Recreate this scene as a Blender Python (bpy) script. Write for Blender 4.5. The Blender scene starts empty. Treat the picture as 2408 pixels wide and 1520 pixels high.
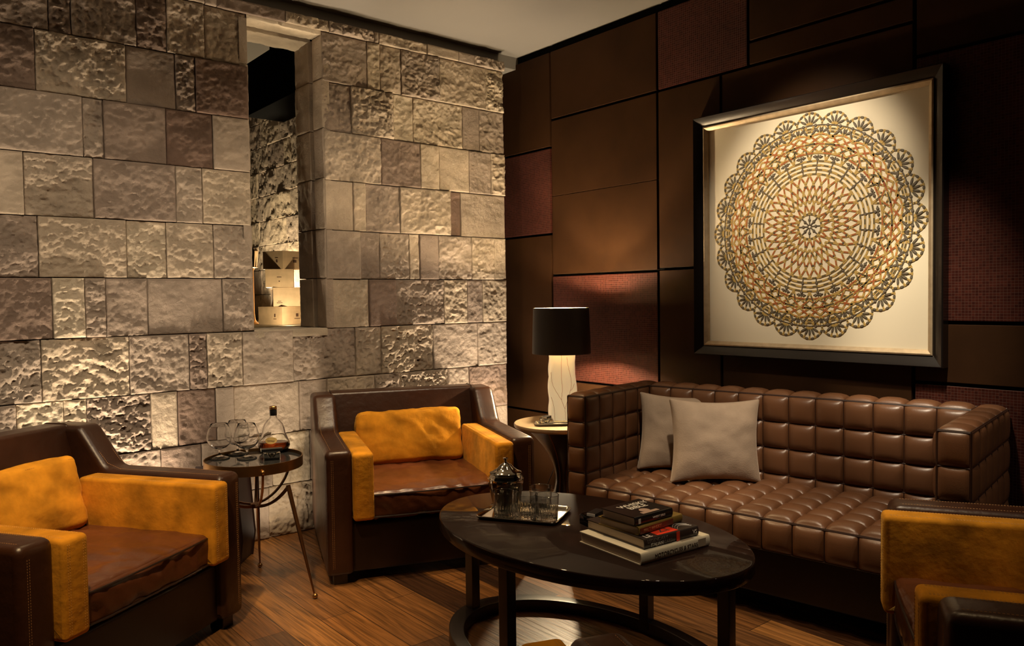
import bpy, bmesh, math, random
import numpy as np
from mathutils import Vector, Matrix, Euler

sc = bpy.context.scene
COL = sc.collection
R = math.radians
PI = math.pi

# ------------------------------------------------------------------ camera
F_PX = 1819.0
YAW, PITCH, ROLL = R(39.703), R(-1.908), R(-.769)
CAM = Vector((-3.201, -3.926, 1.25))
fw = Vector((math.sin(YAW)*math.cos(PITCH), math.cos(YAW)*math.cos(PITCH), math.sin(PITCH)))
rt = Vector((math.cos(YAW), -math.sin(YAW), 0)); up = rt.cross(fw)
r2 = rt*math.cos(ROLL)+up*math.sin(ROLL); u2 = up*math.cos(ROLL)-rt*math.sin(ROLL)
cd = bpy.data.cameras.new('camera'); cam = bpy.data.objects.new('camera', cd); COL.objects.link(cam)
M = Matrix((r2, u2, -fw)).transposed().to_4x4(); M.translation = CAM
cam.matrix_world = M
cd.sensor_width = 36.0; cd.sensor_fit = 'HORIZONTAL'; cd.lens = F_PX/2408*36.0
cd.clip_start = .02; cd.clip_end = 60
sc.camera = cam

# ------------------------------------------------------------------ world, view, lights
w = bpy.data.worlds.new('world'); sc.world = w; w.use_nodes = True
w.node_tree.nodes['Background'].inputs[0].default_value = (1.0, .72, .45, 1)
w.node_tree.nodes['Background'].inputs[1].default_value = .004
sc.view_settings.view_transform = 'Standard'; sc.view_settings.look = 'None'
sc.view_settings.exposure = 0.0; sc.view_settings.gamma = 1.0
sc.view_settings.use_curve_mapping = False
try:
    sc.cycles.use_denoising = True
    sc.cycles.max_bounces = 8; sc.cycles.glossy_bounces = 5; sc.cycles.transmission_bounces = 8
    sc.cycles.caustics_reflective = False; sc.cycles.caustics_refractive = False
    sc.cycles.sample_clamp_indirect = 4.0
except Exception:
    pass

def spot(name, loc, target, power, angle, blend=.5, col=(1, .70, .40), size=.04):
    d = bpy.data.lights.new(name, 'SPOT'); d.energy = power; d.color = col
    d.spot_size = R(angle); d.spot_blend = blend; d.shadow_soft_size = size
    o = bpy.data.objects.new(name, d); COL.objects.link(o); o.location = loc
    o.rotation_euler = (Vector(target)-Vector(loc)).to_track_quat('-Z', 'Y').to_euler()
    return o
def point(name, loc, power, size=.03, col=(1, .72, .42)):
    d = bpy.data.lights.new(name, 'POINT'); d.energy = power; d.color = col; d.shadow_soft_size = size
    o = bpy.data.objects.new(name, d); COL.objects.link(o); o.location = loc; return o
def area(name, loc, target, power, sx, sy, col=(1, .74, .46)):
    d = bpy.data.lights.new(name, 'AREA'); d.energy = power; d.color = col; d.shape = 'RECTANGLE'
    d.size = sx; d.size_y = sy
    o = bpy.data.objects.new(name, d); COL.objects.link(o); o.location = loc
    o.rotation_euler = (Vector(target)-Vector(loc)).to_track_quat('-Z', 'Y').to_euler()
    return o

WARM = (1, .68, .34); MID = (1, .80, .56)
# ceiling downlights of the lounge, and two added fill spots
spot('downlight_near_left_chair', (-2.95, -2.10, 2.78), (-2.62, -1.30, .5), 205, 46, .7, WARM)
spot('downlight_stone_chair', (-1.68, -1.42, 2.78), (-1.28, -.66, .45), 92, 44, .8, WARM)
spot('downlight_side_table', (-2.02, -.62, 2.78), (-2.05, -1.05, 0), 20, 62, .6, WARM)
spot('downlight_table_floor', (-1.55, -1.05, 2.78), (-1.25, -1.75, 0), 110, 48, .5, WARM)
spot('downlight_floor_front', (-1.1, -2.1, 2.78), (-1.25, -2.5, 0), 26, 50, .6, WARM)
spot('downlight_sofa', (-1.0, -2.75, 2.78), (-.38, -2.45, .45), 115, 44, .8, MID)
spot('downlight_cushions', (-1.55, -2.75, 2.78), (-.30, -1.80, .62), 135, 24, .8, MID)
spot('fill_front_chair', (-2.45, -3.1, 2.78), (-2.2, -2.85, .58), 34, 40, .8, WARM)  # fill spot added to brighten the front chair's cushion tip
spot('fill_books', (-1.75, -2.9, 2.78), (-1.33, -2.25, .46), 55, 22, .7, MID)  # narrow fill spot added to brighten the book stack
spot('downlight_right_end', (-.35, -4.7, 2.78), (-.35, -2.95, .55), 45, 40, .7, (1, .82, .64))
spot('downlight_right_chair', (-1.35, -3.3, 2.78), (-1.0, -3.1, .5), 20, 50, .7, WARM)
spot('picture_light_high', (-1.1, -2.25, 2.80), (.2, -2.03, 1.65), 150, 40, .8, (1, .84, .62))
spot('picture_light_low', (-.85, -2.75, 2.80), (.2, -2.55, 1.02), 230, 26, 1.0, (1, .86, .64))
# floor uplights that graze the stone wall; the faintest is added fill
for k, (x, y, pw, pt_) in enumerate(((-3.55, -.45, 10, 34), (-2.52, -.13, 13, 24), (-2.22, -.14, 5, 20), (-1.60, -.22, 3, 14), (-.62, -.12, 11, 22), (-.20, -.34, 9, 34))):
    spot('uplight_wide', (x, y, .03), (x+.02, .02, 1.0), pw*1.5, 150, .9, MID, .02)
    spot('uplight_beam', (x, y-.02, .03), (x+.05, .02, 2.3), pt_*4.2, 60, 1.0, MID, .03)
spot('uplight_corner', (-.06, -.13, .04), (-.10, .03, 1.9), 24, 44, .9, (1, .88, .70), .02)
for x in (-3.6, -2.45, -1.15):
    spot('wall_fill', (x, -1.5, 2.80), (x-.15, 0, .95), 78, 78, 1.0, MID, .05)  # fill from above, added to lift the stone between the uplights
# the room beyond the opening
spot('cellar_uplight', (-.20, 3.62, 1.06), (.12, 3.45, 1.8), 150, 160, .7, (1, .80, .50), .03)
spot('cellar_uplight_right', (-.42, 2.45, 1.05), (-.15, 2.9, 1.3), 16, 120, .7, (1, .80, .50), .03)
spot('cellar_opening_glow', (-1.30, 1.2, .9), (-1.45, .1, 2.7), 70, 60, .8, (1, .80, .50), .03)

# ------------------------------------------------------------------ tagging and mesh helpers
def link(o, parent=None):
    COL.objects.link(o)
    if parent is not None: o.parent = parent
    return o
def thing(name, label, cat, loc=(0, 0, 0), rz=0, group=None):
    o = bpy.data.objects.new(name, None); o.empty_display_size = .1; link(o)
    o.location = loc; o.rotation_euler = (0, 0, rz)
    o['label'] = label; o['category'] = cat
    if group: o['group'] = group
    return o
def tag(o, label, cat, group=None):
    o['label'] = label; o['category'] = cat
    if group: o['group'] = group
    return o
def struct(o):
    o['kind'] = 'structure'; return o
def children(o): return [c for c in bpy.data.objects if c.parent == o]
def copy_tree(o, parent=None):
    c = o.copy(); COL.objects.link(c); c.parent = parent
    for ch in children(o): copy_tree(ch, c)
    return c

class MB:
    def __init__(s): s.v = []; s.f = []; s.m = []
    def add(s, vs, fs, mi=0):
        b = len(s.v); s.v += [tuple(p) for p in vs]; s.f += [tuple(i+b for i in f) for f in fs]; s.m += [mi]*len(fs)
    def box(s, x0, x1, y0, y1, z0, z1, mi=0):
        s.add([(x0,y0,z0),(x1,y0,z0),(x1,y1,z0),(x0,y1,z0),(x0,y0,z1),(x1,y0,z1),(x1,y1,z1),(x0,y1,z1)],
              [(0,3,2,1),(4,5,6,7),(0,1,5,4),(1,2,6,5),(2,3,7,6),(3,0,4,7)], mi)
    def tube(s, pts, r, n=8, closed=False, mi=0, caps=True):
        pts = [Vector(p) for p in pts]; N = len(pts); rr = r if hasattr(r, '__len__') else [r]*N
        rings = []; prev = None
        for i, p in enumerate(pts):
            if closed: t = pts[(i+1) % N]-pts[i-1]
            else: t = pts[min(i+1, N-1)]-pts[max(i-1, 0)]
            t.normalize()
            if prev is None:
                a = Vector((0, 0, 1)) if abs(t.z) < .9 else Vector((1, 0, 0))
                x = t.cross(a).normalized()
            else:
                x = (prev-t*prev.dot(t)).normalized()
            prev = x; y = t.cross(x)
            rings.append([p+(x*math.cos(2*PI*k/n)+y*math.sin(2*PI*k/n))*rr[i] for k in range(n)])
        vs = [q for g in rings for q in g]; fs = []
        for i in range(N if closed else N-1):
            j = (i+1) % N
            for k in range(n):
                l = (k+1) % n; fs.append((i*n+k, i*n+l, j*n+l, j*n+k))
        if not closed and caps:
            fs.append(tuple(range(n))[::-1]); fs.append(tuple((N-1)*n+k for k in range(n)))
        s.add(vs, fs, mi)
    def lathe(s, prof, n=40, c=(0, 0), mi=0, sx=1, sy=1):
        vs = []; fs = []; P = len(prof)
        for (r, z) in prof:
            for k in range(n): vs.append((c[0]+r*sx*math.cos(2*PI*k/n), c[1]+r*sy*math.sin(2*PI*k/n), z))
        for i in range(P-1):
            for k in range(n):
                l = (k+1) % n; fs.append((i*n+k, i*n+l, (i+1)*n+l, (i+1)*n+k))
        if prof[0][0] > 1e-5: fs.append(tuple(range(n))[::-1])
        if prof[-1][0] > 1e-5: fs.append(tuple((P-1)*n+k for k in range(n)))
        s.add(vs, fs, mi)
    def lathe_closed(s, prof, n=40, c=(0, 0), mi=0, sx=1, sy=1):
        vs = []; fs = []; P = len(prof)
        for (r, z) in prof:
            for k in range(n): vs.append((c[0]+r*sx*math.cos(2*PI*k/n), c[1]+r*sy*math.sin(2*PI*k/n), z))
        for i in range(P):
            for k in range(n):
                l = (k+1) % n; j = (i+1) % P; fs.append((i*n+k, i*n+l, j*n+l, j*n+k))
        s.add(vs, fs, mi)
    def sphere(s, c, r, n=14, mi=0):
        m = n//2
        prof = [(max(r*math.sin(PI*i/m), 1e-6), c[2]-r*math.cos(PI*i/m)) for i in range(m+1)]
        s.lathe(prof, n, (c[0], c[1]), mi)
    def grid(s, P, nu, nv, mi=0, flip=False):
        # P: list of (nu*nv) points, row-major in u
        fs = []
        for i in range(nu-1):
            for j in range(nv-1):
                q = (i*nv+j, (i+1)*nv+j, (i+1)*nv+j+1, i*nv+j+1)
                fs.append(q[::-1] if flip else q)
        s.add(P, fs, mi)
    def build(s, name, mats, parent=None, smooth=True, bevel=0, seg=2, doubles=True, angle=40, loc=None, rot=None):
        me = bpy.data.meshes.new(name); me.from_pydata(s.v, [], s.f)
        if not isinstance(mats, (list, tuple)): mats = [mats]
        for m in mats: me.materials.append(m)
        if len(mats) > 1: me.polygons.foreach_set('material_index', s.m)
        bm = bmesh.new(); bm.from_mesh(me)
        if doubles: bmesh.ops.remove_doubles(bm, verts=bm.verts, dist=1e-5)
        if bevel > 0:
            ed = [e for e in bm.edges if len(e.link_faces) == 2 and e.calc_face_angle(0) > R(30)]
            bmesh.ops.bevel(bm, geom=ed, offset=bevel, segments=seg, affect='EDGES', profile=.5)
        bmesh.ops.recalc_face_normals(bm, faces=bm.faces)
        bm.to_mesh(me); bm.free()
        o = bpy.data.objects.new(name, me); link(o, parent)
        if name in ('stitching', 'printed_mark', 'printed_patch', 'leaf_vein', 'wheel_print'): o['kind'] = 'stuff'
        if loc is not None: o.location = loc
        if rot is not None: o.rotation_euler = rot
        if smooth:
            me.polygons.foreach_set('use_smooth', [True]*len(me.polygons))
            me.set_sharp_from_angle(angle=R(angle))
            if bevel > 0:
                md = o.modifiers.new('wn', 'WEIGHTED_NORMAL'); md.keep_sharp = True
        return o

# vectorised 2-D value noise
_rs = np.random.RandomState(7); _T = _rs.rand(65536)
def vnoise(x, y, seed=0):
    xi = np.floor(x).astype(np.int64); yi = np.floor(y).astype(np.int64); fx = x-xi; fy = y-yi
    fx = fx*fx*fx*(fx*(fx*6-15)+10); fy = fy*fy*fy*(fy*(fy*6-15)+10)
    def h(a, b): return _T[(a*7919+b*104729+seed*15731+((a*b) & 1023)*31) & 65535]
    return (h(xi, yi)*(1-fx)+h(xi+1, yi)*fx)*(1-fy)+(h(xi, yi+1)*(1-fx)+h(xi+1, yi+1)*fx)*fy
def fbm(x, y, seed=0, oct=4, gain=.5):
    r = 0; a = 1; t = 0
    for o in range(oct):
        r = r+a*vnoise(x+o*17.3, y+o*9.1, seed+o*3); t += a; a *= gain; x = x*2.03; y = y*2.03
    return r/t

# ------------------------------------------------------------------ materials
def nm(name):
    m = bpy.data.materials.new(name); m.use_nodes = True
    nt = m.node_tree; b = nt.nodes['Principled BSDF']; return m, nt, b
def simple(name, col, rough=.5, metal=0, spec=.5, coat=0, sheen=0, sheen_col=None, var=0, vscale=6, bump=0, bscale=80, emis=None, coatr=.1, det=4, dist=.002):
    m, nt, b = nm(name)
    b.inputs['Base Color'].default_value = (*col, 1); b.inputs['Roughness'].default_value = rough
    b.inputs['Metallic'].default_value = metal; b.inputs['Specular IOR Level'].default_value = spec
    b.inputs['Coat Weight'].default_value = coat; b.inputs['Coat Roughness'].default_value = coatr
    b.inputs['Sheen Weight'].default_value = sheen
    if sheen_col: b.inputs['Sheen Tint'].default_value = (*sheen_col, 1)
    if sheen: b.inputs['Sheen Roughness'].default_value = .4
    tc = nt.nodes.new('ShaderNodeTexCoord')
    if var:
        n = nt.nodes.new('ShaderNodeTexNoise'); n.inputs['Scale'].default_value = vscale; n.inputs['Detail'].default_value = 5
        nt.links.new(tc.outputs['Object'], n.inputs['Vector'])
        r = nt.nodes.new('ShaderNodeValToRGB')
        r.color_ramp.elements[0].position = .3; r.color_ramp.elements[1].position = .7
        r.color_ramp.elements[0].color = (*[c*(1-var) for c in col], 1)
        r.color_ramp.elements[1].color = (*[min(1, c*(1+var)) for c in col], 1)
        nt.links.new(n.outputs['Fac'], r.inputs['Fac']); nt.links.new(r.outputs['Color'], b.inputs['Base Color'])
    if bump:
        n2 = nt.nodes.new('ShaderNodeTexNoise'); n2.inputs['Scale'].default_value = bscale; n2.inputs['Detail'].default_value = det
        nt.links.new(tc.outputs['Object'], n2.inputs['Vector'])
        bp = nt.nodes.new('ShaderNodeBump'); bp.inputs['Strength'].default_value = bump; bp.inputs['Distance'].default_value = dist
        nt.links.new(n2.outputs['Fac'], bp.inputs['Height']); nt.links.new(bp.outputs['Normal'], b.inputs['Normal'])
    if emis:
        b.inputs['Emission Color'].default_value = (*emis[0], 1); b.inputs['Emission Strength'].default_value = emis[1]
    return m

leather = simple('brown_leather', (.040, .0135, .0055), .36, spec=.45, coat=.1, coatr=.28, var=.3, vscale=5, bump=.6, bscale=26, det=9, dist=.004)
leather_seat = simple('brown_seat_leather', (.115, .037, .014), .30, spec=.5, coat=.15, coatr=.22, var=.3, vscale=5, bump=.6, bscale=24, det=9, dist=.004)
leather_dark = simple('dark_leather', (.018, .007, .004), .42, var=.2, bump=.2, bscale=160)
sofa_leather = simple('sofa_leather', (.150, .066, .030), .38, spec=.5, coat=.1, coatr=.3, var=.15, vscale=3, bump=.15, bscale=220)
sofa_piping = simple('sofa_piping', (.040, .016, .009), .45)
stitch_m = simple('stitch_thread', (.42, .22, .08), .7)
suede = simple('ochre_suede', (.60, .255, .018), .9, spec=.15, sheen=.35, sheen_col=(1, .6, .15), var=.42, vscale=9, bump=.5, bscale=30, det=10, dist=.006)
suede_stitch = simple('suede_stitch', (.68, .36, .08), .8)
fur = simple('taupe_fur', (.40, .31, .235), .95, spec=.1, sheen=.5, sheen_col=(1, .85, .7), var=.14, vscale=9, bump=.5, bscale=170, det=8)
table_wood = simple('lacquered_walnut', (.010, .0032, .002), .55, spec=.08, coat=.42, coatr=.03, var=.3, vscale=6)
black_wood = simple('ebonised_wood', (.012, .008, .007), .30, spec=.5, coat=.2)
brass = simple('aged_brass', (.42, .24, .09), .34, metal=1, bump=.1, bscale=60)
bronze = simple('bronze', (.26, .13, .055), .42, metal=1, var=.2, vscale=12)
silver = simple('polished_silver', (.62, .58, .50), .10, metal=1)
steel = simple('polished_steel', (.50, .46, .40), .07, metal=1)
chrome_dark = simple('dark_mirror', (.05, .05, .05), .04, spec=.8, metal=.3)
black_plastic = simple('black_card', (.008, .008, .010), .35)
white_card = simple('white_card', (.75, .72, .66), .6)
rubber = simple('black_felt', (.01, .01, .01), .9)
pale_wood = simple('pale_oak', (.50, .36, .21), .35, coat=.3, var=.15, vscale=9)
shade_out = simple('black_shade_fabric', (.014, .011, .009), .55, bump=.2, bscale=300)
shade_in = simple('gilt_shade_lining', (.80, .66, .42), .5)
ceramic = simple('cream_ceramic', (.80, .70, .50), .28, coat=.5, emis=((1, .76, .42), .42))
vein = simple('ceramic_vein', (.34, .22, .09), .6)
crate_m = simple('crate_pine', (.60, .42, .24), .6, var=.12, vscale=14, bump=.2, bscale=40)
crate_print = simple('crate_print', (.10, .05, .03), .7)
plaster = simple('grey_plaster', (.19, .172, .15), .9, bump=.05, bscale=30)
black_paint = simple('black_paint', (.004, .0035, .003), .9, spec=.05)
brownbox = simple('mahogany', (.022, .007, .004), .5)
cord_m = simple('black_cord', (.01, .01, .01), .5)
page_m = simple('book_pages', (.62, .52, .42), .85, bump=.6, bscale=500)
linen = simple('white_linen', (.60, .55, .43), .8, bump=.4, bscale=900)
frame_black = simple('black_frame', (.010, .007, .006), .28, coat=.3)
frame_gold = simple('champagne_gilt', (.50, .38, .24), .5, metal=.5, var=.12, vscale=30)
mat_board = simple('cream_mat_board', (.80, .70, .52), .75)

def glass_mat(name, col=(1, 1, 1), rough=0.0, ior=1.45):
    m, nt, b = nm(name)
    b.inputs['Base Color'].default_value = (*col, 1); b.inputs['Roughness'].default_value = rough
    b.inputs['Transmission Weight'].default_value = 1; b.inputs['IOR'].default_value = ior
    return m
glass = glass_mat('clear_glass', (1, 1, 1), 0, 1.33); cut_glass = glass_mat('cut_glass', (.99, .98, .96), .07, 1.5)
cognac_m = glass_mat('cognac', (.32, .06, .012), 0, 1.36)

def wood_floor():
    m, nt, b = nm('reclaimed_oak_planks'); N = nt.nodes; L = nt.links
    tc = N.new('ShaderNodeTexCoord'); sep = N.new('ShaderNodeSeparateXYZ'); L.new(tc.outputs['Object'], sep.inputs[0])
    cb = N.new('ShaderNodeCombineXYZ'); L.new(sep.outputs['Y'], cb.inputs['X']); L.new(sep.outputs['X'], cb.inputs['Y'])
    br = N.new('ShaderNodeTexBrick'); L.new(cb.outputs[0], br.inputs['Vector'])
    br.offset = .37; br.inputs['Scale'].default_value = 1; br.inputs['Brick Width'].default_value = 1.15
    br.inputs['Row Height'].default_value = .145; br.inputs['Mortar Size'].default_value = .0016
    br.inputs['Mortar Smooth'].default_value = .3
    br.inputs['Color1'].default_value = (0, 0, 0, 1); br.inputs['Color2'].default_value = (1, 1, 1, 1); br.inputs['Mortar'].default_value = (.5, .5, .5, 1)
    ramp = N.new('ShaderNodeValToRGB'); L.new(br.outputs['Color'], ramp.inputs['Fac'])
    e = ramp.color_ramp.elements; e[0].color = (.030, .012, .006, 1); e[1].color = (.42, .185, .050, 1)
    for p, c in ((.25, (.075, .030, .012)), (.5, (.30, .125, .035)), (.75, (.13, .060, .025))):
        x = e.new(p); x.color = (*c, 1)
    mp = N.new('ShaderNodeMapping'); mp.inputs['Scale'].default_value = (38, 1.6, 1); L.new(tc.outputs['Object'], mp.inputs['Vector'])
    gn = N.new('ShaderNodeTexNoise'); gn.inputs['Scale'].default_value = 1.6; gn.inputs['Detail'].default_value = 8; gn.inputs['Distortion'].default_value = 1.2
    L.new(mp.outputs[0], gn.inputs['Vector'])
    gr = N.new('ShaderNodeMapRange'); gr.inputs['From Min'].default_value = .3; gr.inputs['From Max'].default_value = .7
    gr.inputs['To Min'].default_value = .28; gr.inputs['To Max'].default_value = 1.25; L.new(gn.outputs['Fac'], gr.inputs['Value'])
    mx = N.new('ShaderNodeMix'); mx.data_type = 'RGBA'; mx.blend_type = 'MULTIPLY'; mx.inputs['Factor'].default_value = 1
    L.new(ramp.outputs['Color'], mx.inputs['A']); L.new(gr.outputs[0], mx.inputs['B'])
    # knots
    vo = N.new('ShaderNodeTexVoronoi'); vo.inputs['Scale'].default_value = 2.2
    mp2 = N.new('ShaderNodeMapping'); mp2.inputs['Scale'].default_value = (1.9, .9, 1); L.new(tc.outputs['Object'], mp2.inputs['Vector']); L.new(mp2.outputs[0], vo.inputs['Vector'])
    kr = N.new('ShaderNodeMapRange'); kr.inputs['From Min'].default_value = .02; kr.inputs['From Max'].default_value = .05
    kr.inputs['To Min'].default_value = .15; kr.inputs['To Max'].default_value = 1; L.new(vo.outputs['Distance'], kr.inputs['Value'])
    mx2 = N.new('ShaderNodeMix'); mx2.data_type = 'RGBA'; mx2.blend_type = 'MULTIPLY'; mx2.inputs['Factor'].default_value = 1
    L.new(mx.outputs['Result'], mx2.inputs['A']); L.new(kr.outputs[0], mx2.inputs['B'])
    inv = N.new('ShaderNodeMapRange'); inv.inputs['To Min'].default_value = 1; inv.inputs['To Max'].default_value = .1; L.new(br.outputs['Fac'], inv.inputs['Value'])
    mx3 = N.new('ShaderNodeMix'); mx3.data_type = 'RGBA'; mx3.blend_type = 'MULTIPLY'; mx3.inputs['Factor'].default_value = 1
    L.new(mx2.outputs['Result'], mx3.inputs['A']); L.new(inv.outputs[0], mx3.inputs['B'])
    L.new(mx3.outputs['Result'], b.inputs['Base Color'])
    b.inputs['Roughness'].default_value = .38; b.inputs['Coat Weight'].default_value = .15; b.inputs['Coat Roughness'].default_value = .25
    bp = N.new('ShaderNodeBump'); bp.inputs['Strength'].default_value = .7; bp.inputs['Distance'].default_value = .004
    ad = N.new('ShaderNodeMath'); ad.operation = 'SUBTRACT'; L.new(gn.outputs['Fac'], ad.inputs[0]); L.new(br.outputs['Fac'], ad.inputs[1])
    L.new(ad.outputs[0], bp.inputs['Height']); L.new(bp.outputs['Normal'], b.inputs['Normal'])
    return m
floor_m = wood_floor()

def stone_mat():
    m, nt, b = nm('split_limestone'); N = nt.nodes; L = nt.links
    at = N.new('ShaderNodeAttribute'); at.attribute_name = 'tone'; tc = N.new('ShaderNodeTexCoord')
    ramp = N.new('ShaderNodeValToRGB'); L.new(at.outputs['Fac'], ramp.inputs['Fac'])
    e = ramp.color_ramp.elements; e[0].color = (.19, .125, .095, 1); e[1].color = (.56, .47, .35, 1)
    for p, c in ((.25, (.285, .22, .175)), (.5, (.385, .31, .245)), (.75, (.47, .38, .28))):
        x = e.new(p); x.color = (*c, 1)
    n = N.new('ShaderNodeTexNoise'); n.inputs['Scale'].default_value = 7; n.inputs['Detail'].default_value = 7; L.new(tc.outputs['Object'], n.inputs['Vector'])
    mr = N.new('ShaderNodeMapRange'); mr.inputs['From Min'].default_value = .3; mr.inputs['From Max'].default_value = .7; mr.inputs['To Min'].default_value = .78; mr.inputs['To Max'].default_value = 1.15
    L.new(n.outputs['Fac'], mr.inputs['Value'])
    mx = N.new('ShaderNodeMix'); mx.data_type = 'RGBA'; mx.blend_type = 'MULTIPLY'; mx.inputs['Factor'].default_value = 1
    L.new(ramp.outputs['Color'], mx.inputs['A']); L.new(mr.outputs[0], mx.inputs['B']); L.new(mx.outputs['Result'], b.inputs['Base Color'])
    b.inputs['Roughness'].default_value = .92; b.inputs['Specular IOR Level'].default_value = .2
    n2 = N.new('ShaderNodeTexNoise'); n2.inputs['Scale'].default_value = 48; n2.inputs['Detail'].default_value = 10; n2.inputs['Roughness'].default_value = .7; L.new(tc.outputs['Object'], n2.inputs['Vector'])
    bp = N.new('ShaderNodeBump'); bp.inputs['Strength'].default_value = .9; bp.inputs['Distance'].default_value = .009
    L.new(n2.outputs['Fac'], bp.inputs['Height']); L.new(bp.outputs['Normal'], b.inputs['Normal'])
    return m
stone_m = stone_mat()

def woven_mat():
    m, nt, b = nm('woven_leather'); b.inputs['Specular IOR Level'].default_value = .12; N = nt.nodes; L = nt.links
    tc = N.new('ShaderNodeTexCoord'); sep = N.new('ShaderNodeSeparateXYZ'); L.new(tc.outputs['Object'], sep.inputs[0])
    cb = N.new('ShaderNodeCombineXYZ'); L.new(sep.outputs['Y'], cb.inputs['X']); L.new(sep.outputs['Z'], cb.inputs['Y'])
    br = N.new('ShaderNodeTexBrick'); br.offset = 0; L.new(cb.outputs[0], br.inputs['Vector'])
    br.inputs['Scale'].default_value = 1; br.inputs['Brick Width'].default_value = .0125; br.inputs['Row Height'].default_value = .0115
    br.inputs['Mortar Size'].default_value = .0008; br.inputs['Mortar Smooth'].default_value = .4
    br.inputs['Color1'].default_value = (.034, .0075, .005, 1); br.inputs['Color2'].default_value = (.062, .0145, .009, 1); br.inputs['Mortar'].default_value = (.100, .052, .040, 1)
    n = N.new('ShaderNodeTexNoise'); n.inputs['Scale'].default_value = 3; n.inputs['Detail'].default_value = 4; L.new(tc.outputs['Object'], n.inputs['Vector'])
    mr = N.new('ShaderNodeMapRange'); mr.inputs['From Min'].default_value = .3; mr.inputs['From Max'].default_value = .7; mr.inputs['To Min'].default_value = .7; mr.inputs['To Max'].default_value = 1.2; L.new(n.outputs['Fac'], mr.inputs['Value'])
    mx = N.new('ShaderNodeMix'); mx.data_type = 'RGBA'; mx.blend_type = 'MULTIPLY'; mx.inputs['Factor'].default_value = 1
    L.new(br.outputs['Color'], mx.inputs['A']); L.new(mr.outputs[0], mx.inputs['B']); L.new(mx.outputs['Result'], b.inputs['Base Color'])
    b.inputs['Roughness'].default_value = .45
    bp = N.new('ShaderNodeBump'); bp.inputs['Strength'].default_value = .6; bp.inputs['Distance'].default_value = .002; bp.invert = True
    L.new(br.outputs['Fac'], bp.inputs['Height']); L.new(bp.outputs['Normal'], b.inputs['Normal'])
    return m
woven_m = woven_mat()
panel_leather = simple('panel_leather', (.031, .0132, .0052), .55, spec=.08, var=.30, vscale=2.6, bump=.12, bscale=120)

# ------------------------------------------------------------------ setting: floor, ceiling
def plane_grid(name, x0, x1, y0, y1, z, m):
    mb = MB(); mb.box(x0, x1, y0, y1, z-.05, z) if z < 1 else mb.box(x0, x1, y0, y1, z, z+.05)
    return struct(mb.build(name, m, smooth=False))
plane_grid('floor', -6.5, .2, -6.5, .32, 0, floor_m)
plane_grid('ceiling', -6.5, .2, -6.5, .32, 2.852, plaster)

mb = MB(); mb.box(-4.6, .2, .07, .32, 2.772, 2.853); struct(mb.build('trim_1', plaster, smooth=False))
# stone patches -----------------------------------------------------
rnd = random.Random(11)
class Stones:
    def __init__(s): s.V = []; s.F = []; s.T = []; s.n = 0
    def stone(s, u0, u1, v0, v1, frame, seed, rough, tone, off=0, step=.0058, depth=.05, scale=1):
        """u,v extent in a plane; frame(u,v,h) -> world."""
        g = .0009; e = [0, .0012, .003, .006]
        def axis(a, b):
            L = b-a-2*g; n = max(2, int((L-.02)/step)); m = list(np.linspace(.012, L-.012, n)) if L > .03 else [L/2]
            return a+g+np.array(sorted(set([x for x in e]+m+[L-x for x in e])))
        U = axis(u0, u1); Vv = axis(v0, v1)
        uu, vv = np.meshgrid(U, Vv, indexing='ij')
        du = np.minimum(uu-U[0], U[-1]-uu); dv = np.minimum(vv-Vv[0], Vv[-1]-vv); dd = np.minimum(du, dv)
        f1 = fbm(uu*4*scale+seed*3.7, vv*4*scale+seed*1.3, seed, 3)
        warp = fbm(uu*11+seed, vv*11, seed+50, 3)*.5
        t = (f1*.8+fbm(uu*9+seed, vv*13, seed+31, 4, .55)*.45+warp*.3)*(4+rough*5); ti = np.floor(t); tf = t-ti; ter = (ti+np.clip((tf-.72)/.28, 0, 1)**1.5)/(4+rough*5)
        fine = fbm(uu*45, vv*45, seed+9, 4, .65)
        rid = 1-np.abs(2*fbm(uu*24+warp*2, vv*24, seed+21, 4, .6)-1)*1.6
        h = rough*(.062*(ter-.6)+.022*(rid-.7)+.020*(fine-.5))+(1-rough)*(.008*(f1-.5)+.003*(fine-.5)+.002*(ter-.5))
        edge = np.clip(dd/.006, 0, 1)
        h = off+h*(.5+.5*np.clip(dd/.02, 0, 1))-.005*(1-edge)**2
        # outer ring becomes the side skirt
        h[0, :] = -depth; h[-1, :] = -depth; h[:, 0] = -depth; h[:, -1] = -depth
        P = frame(uu, vv, h); nu, nv = uu.shape
        idx = s.n+np.arange(nu*nv).reshape(nu, nv)
        F = np.stack([idx[:-1, :-1], idx[1:, :-1], idx[1:, 1:], idx[:-1, 1:]], -1).reshape(-1, 4)
        s.V.append(P.reshape(-1, 3)); s.F.append(F); s.T.append(np.full(nu*nv, tone)); s.n += nu*nv
    def build(s, name):
        V = np.concatenate(s.V); F = np.concatenate(s.F); T = np.concatenate(s.T)
        me = bpy.data.meshes.new(name)
        me.vertices.add(len(V)); me.vertices.foreach_set('co', V.ravel())
        me.loops.add(len(F)*4); me.loops.foreach_set('vertex_index', F.ravel().astype(np.int32))
        me.polygons.add(len(F)); me.polygons.foreach_set('loop_start', np.arange(len(F), dtype=np.int32)*4)
        me.update(calc_edges=True); me.validate()
        me.polygons.foreach_set('use_smooth', [True]*len(me.polygons))
        a = me.attributes.new('tone', 'FLOAT', 'POINT'); a.data.foreach_set('value', T.astype(np.float32))
        me.materials.append(stone_m)
        me.set_sharp_from_angle(angle=R(55))
        o = bpy.data.objects.new(name, me); COL.objects.link(o); return o

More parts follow.
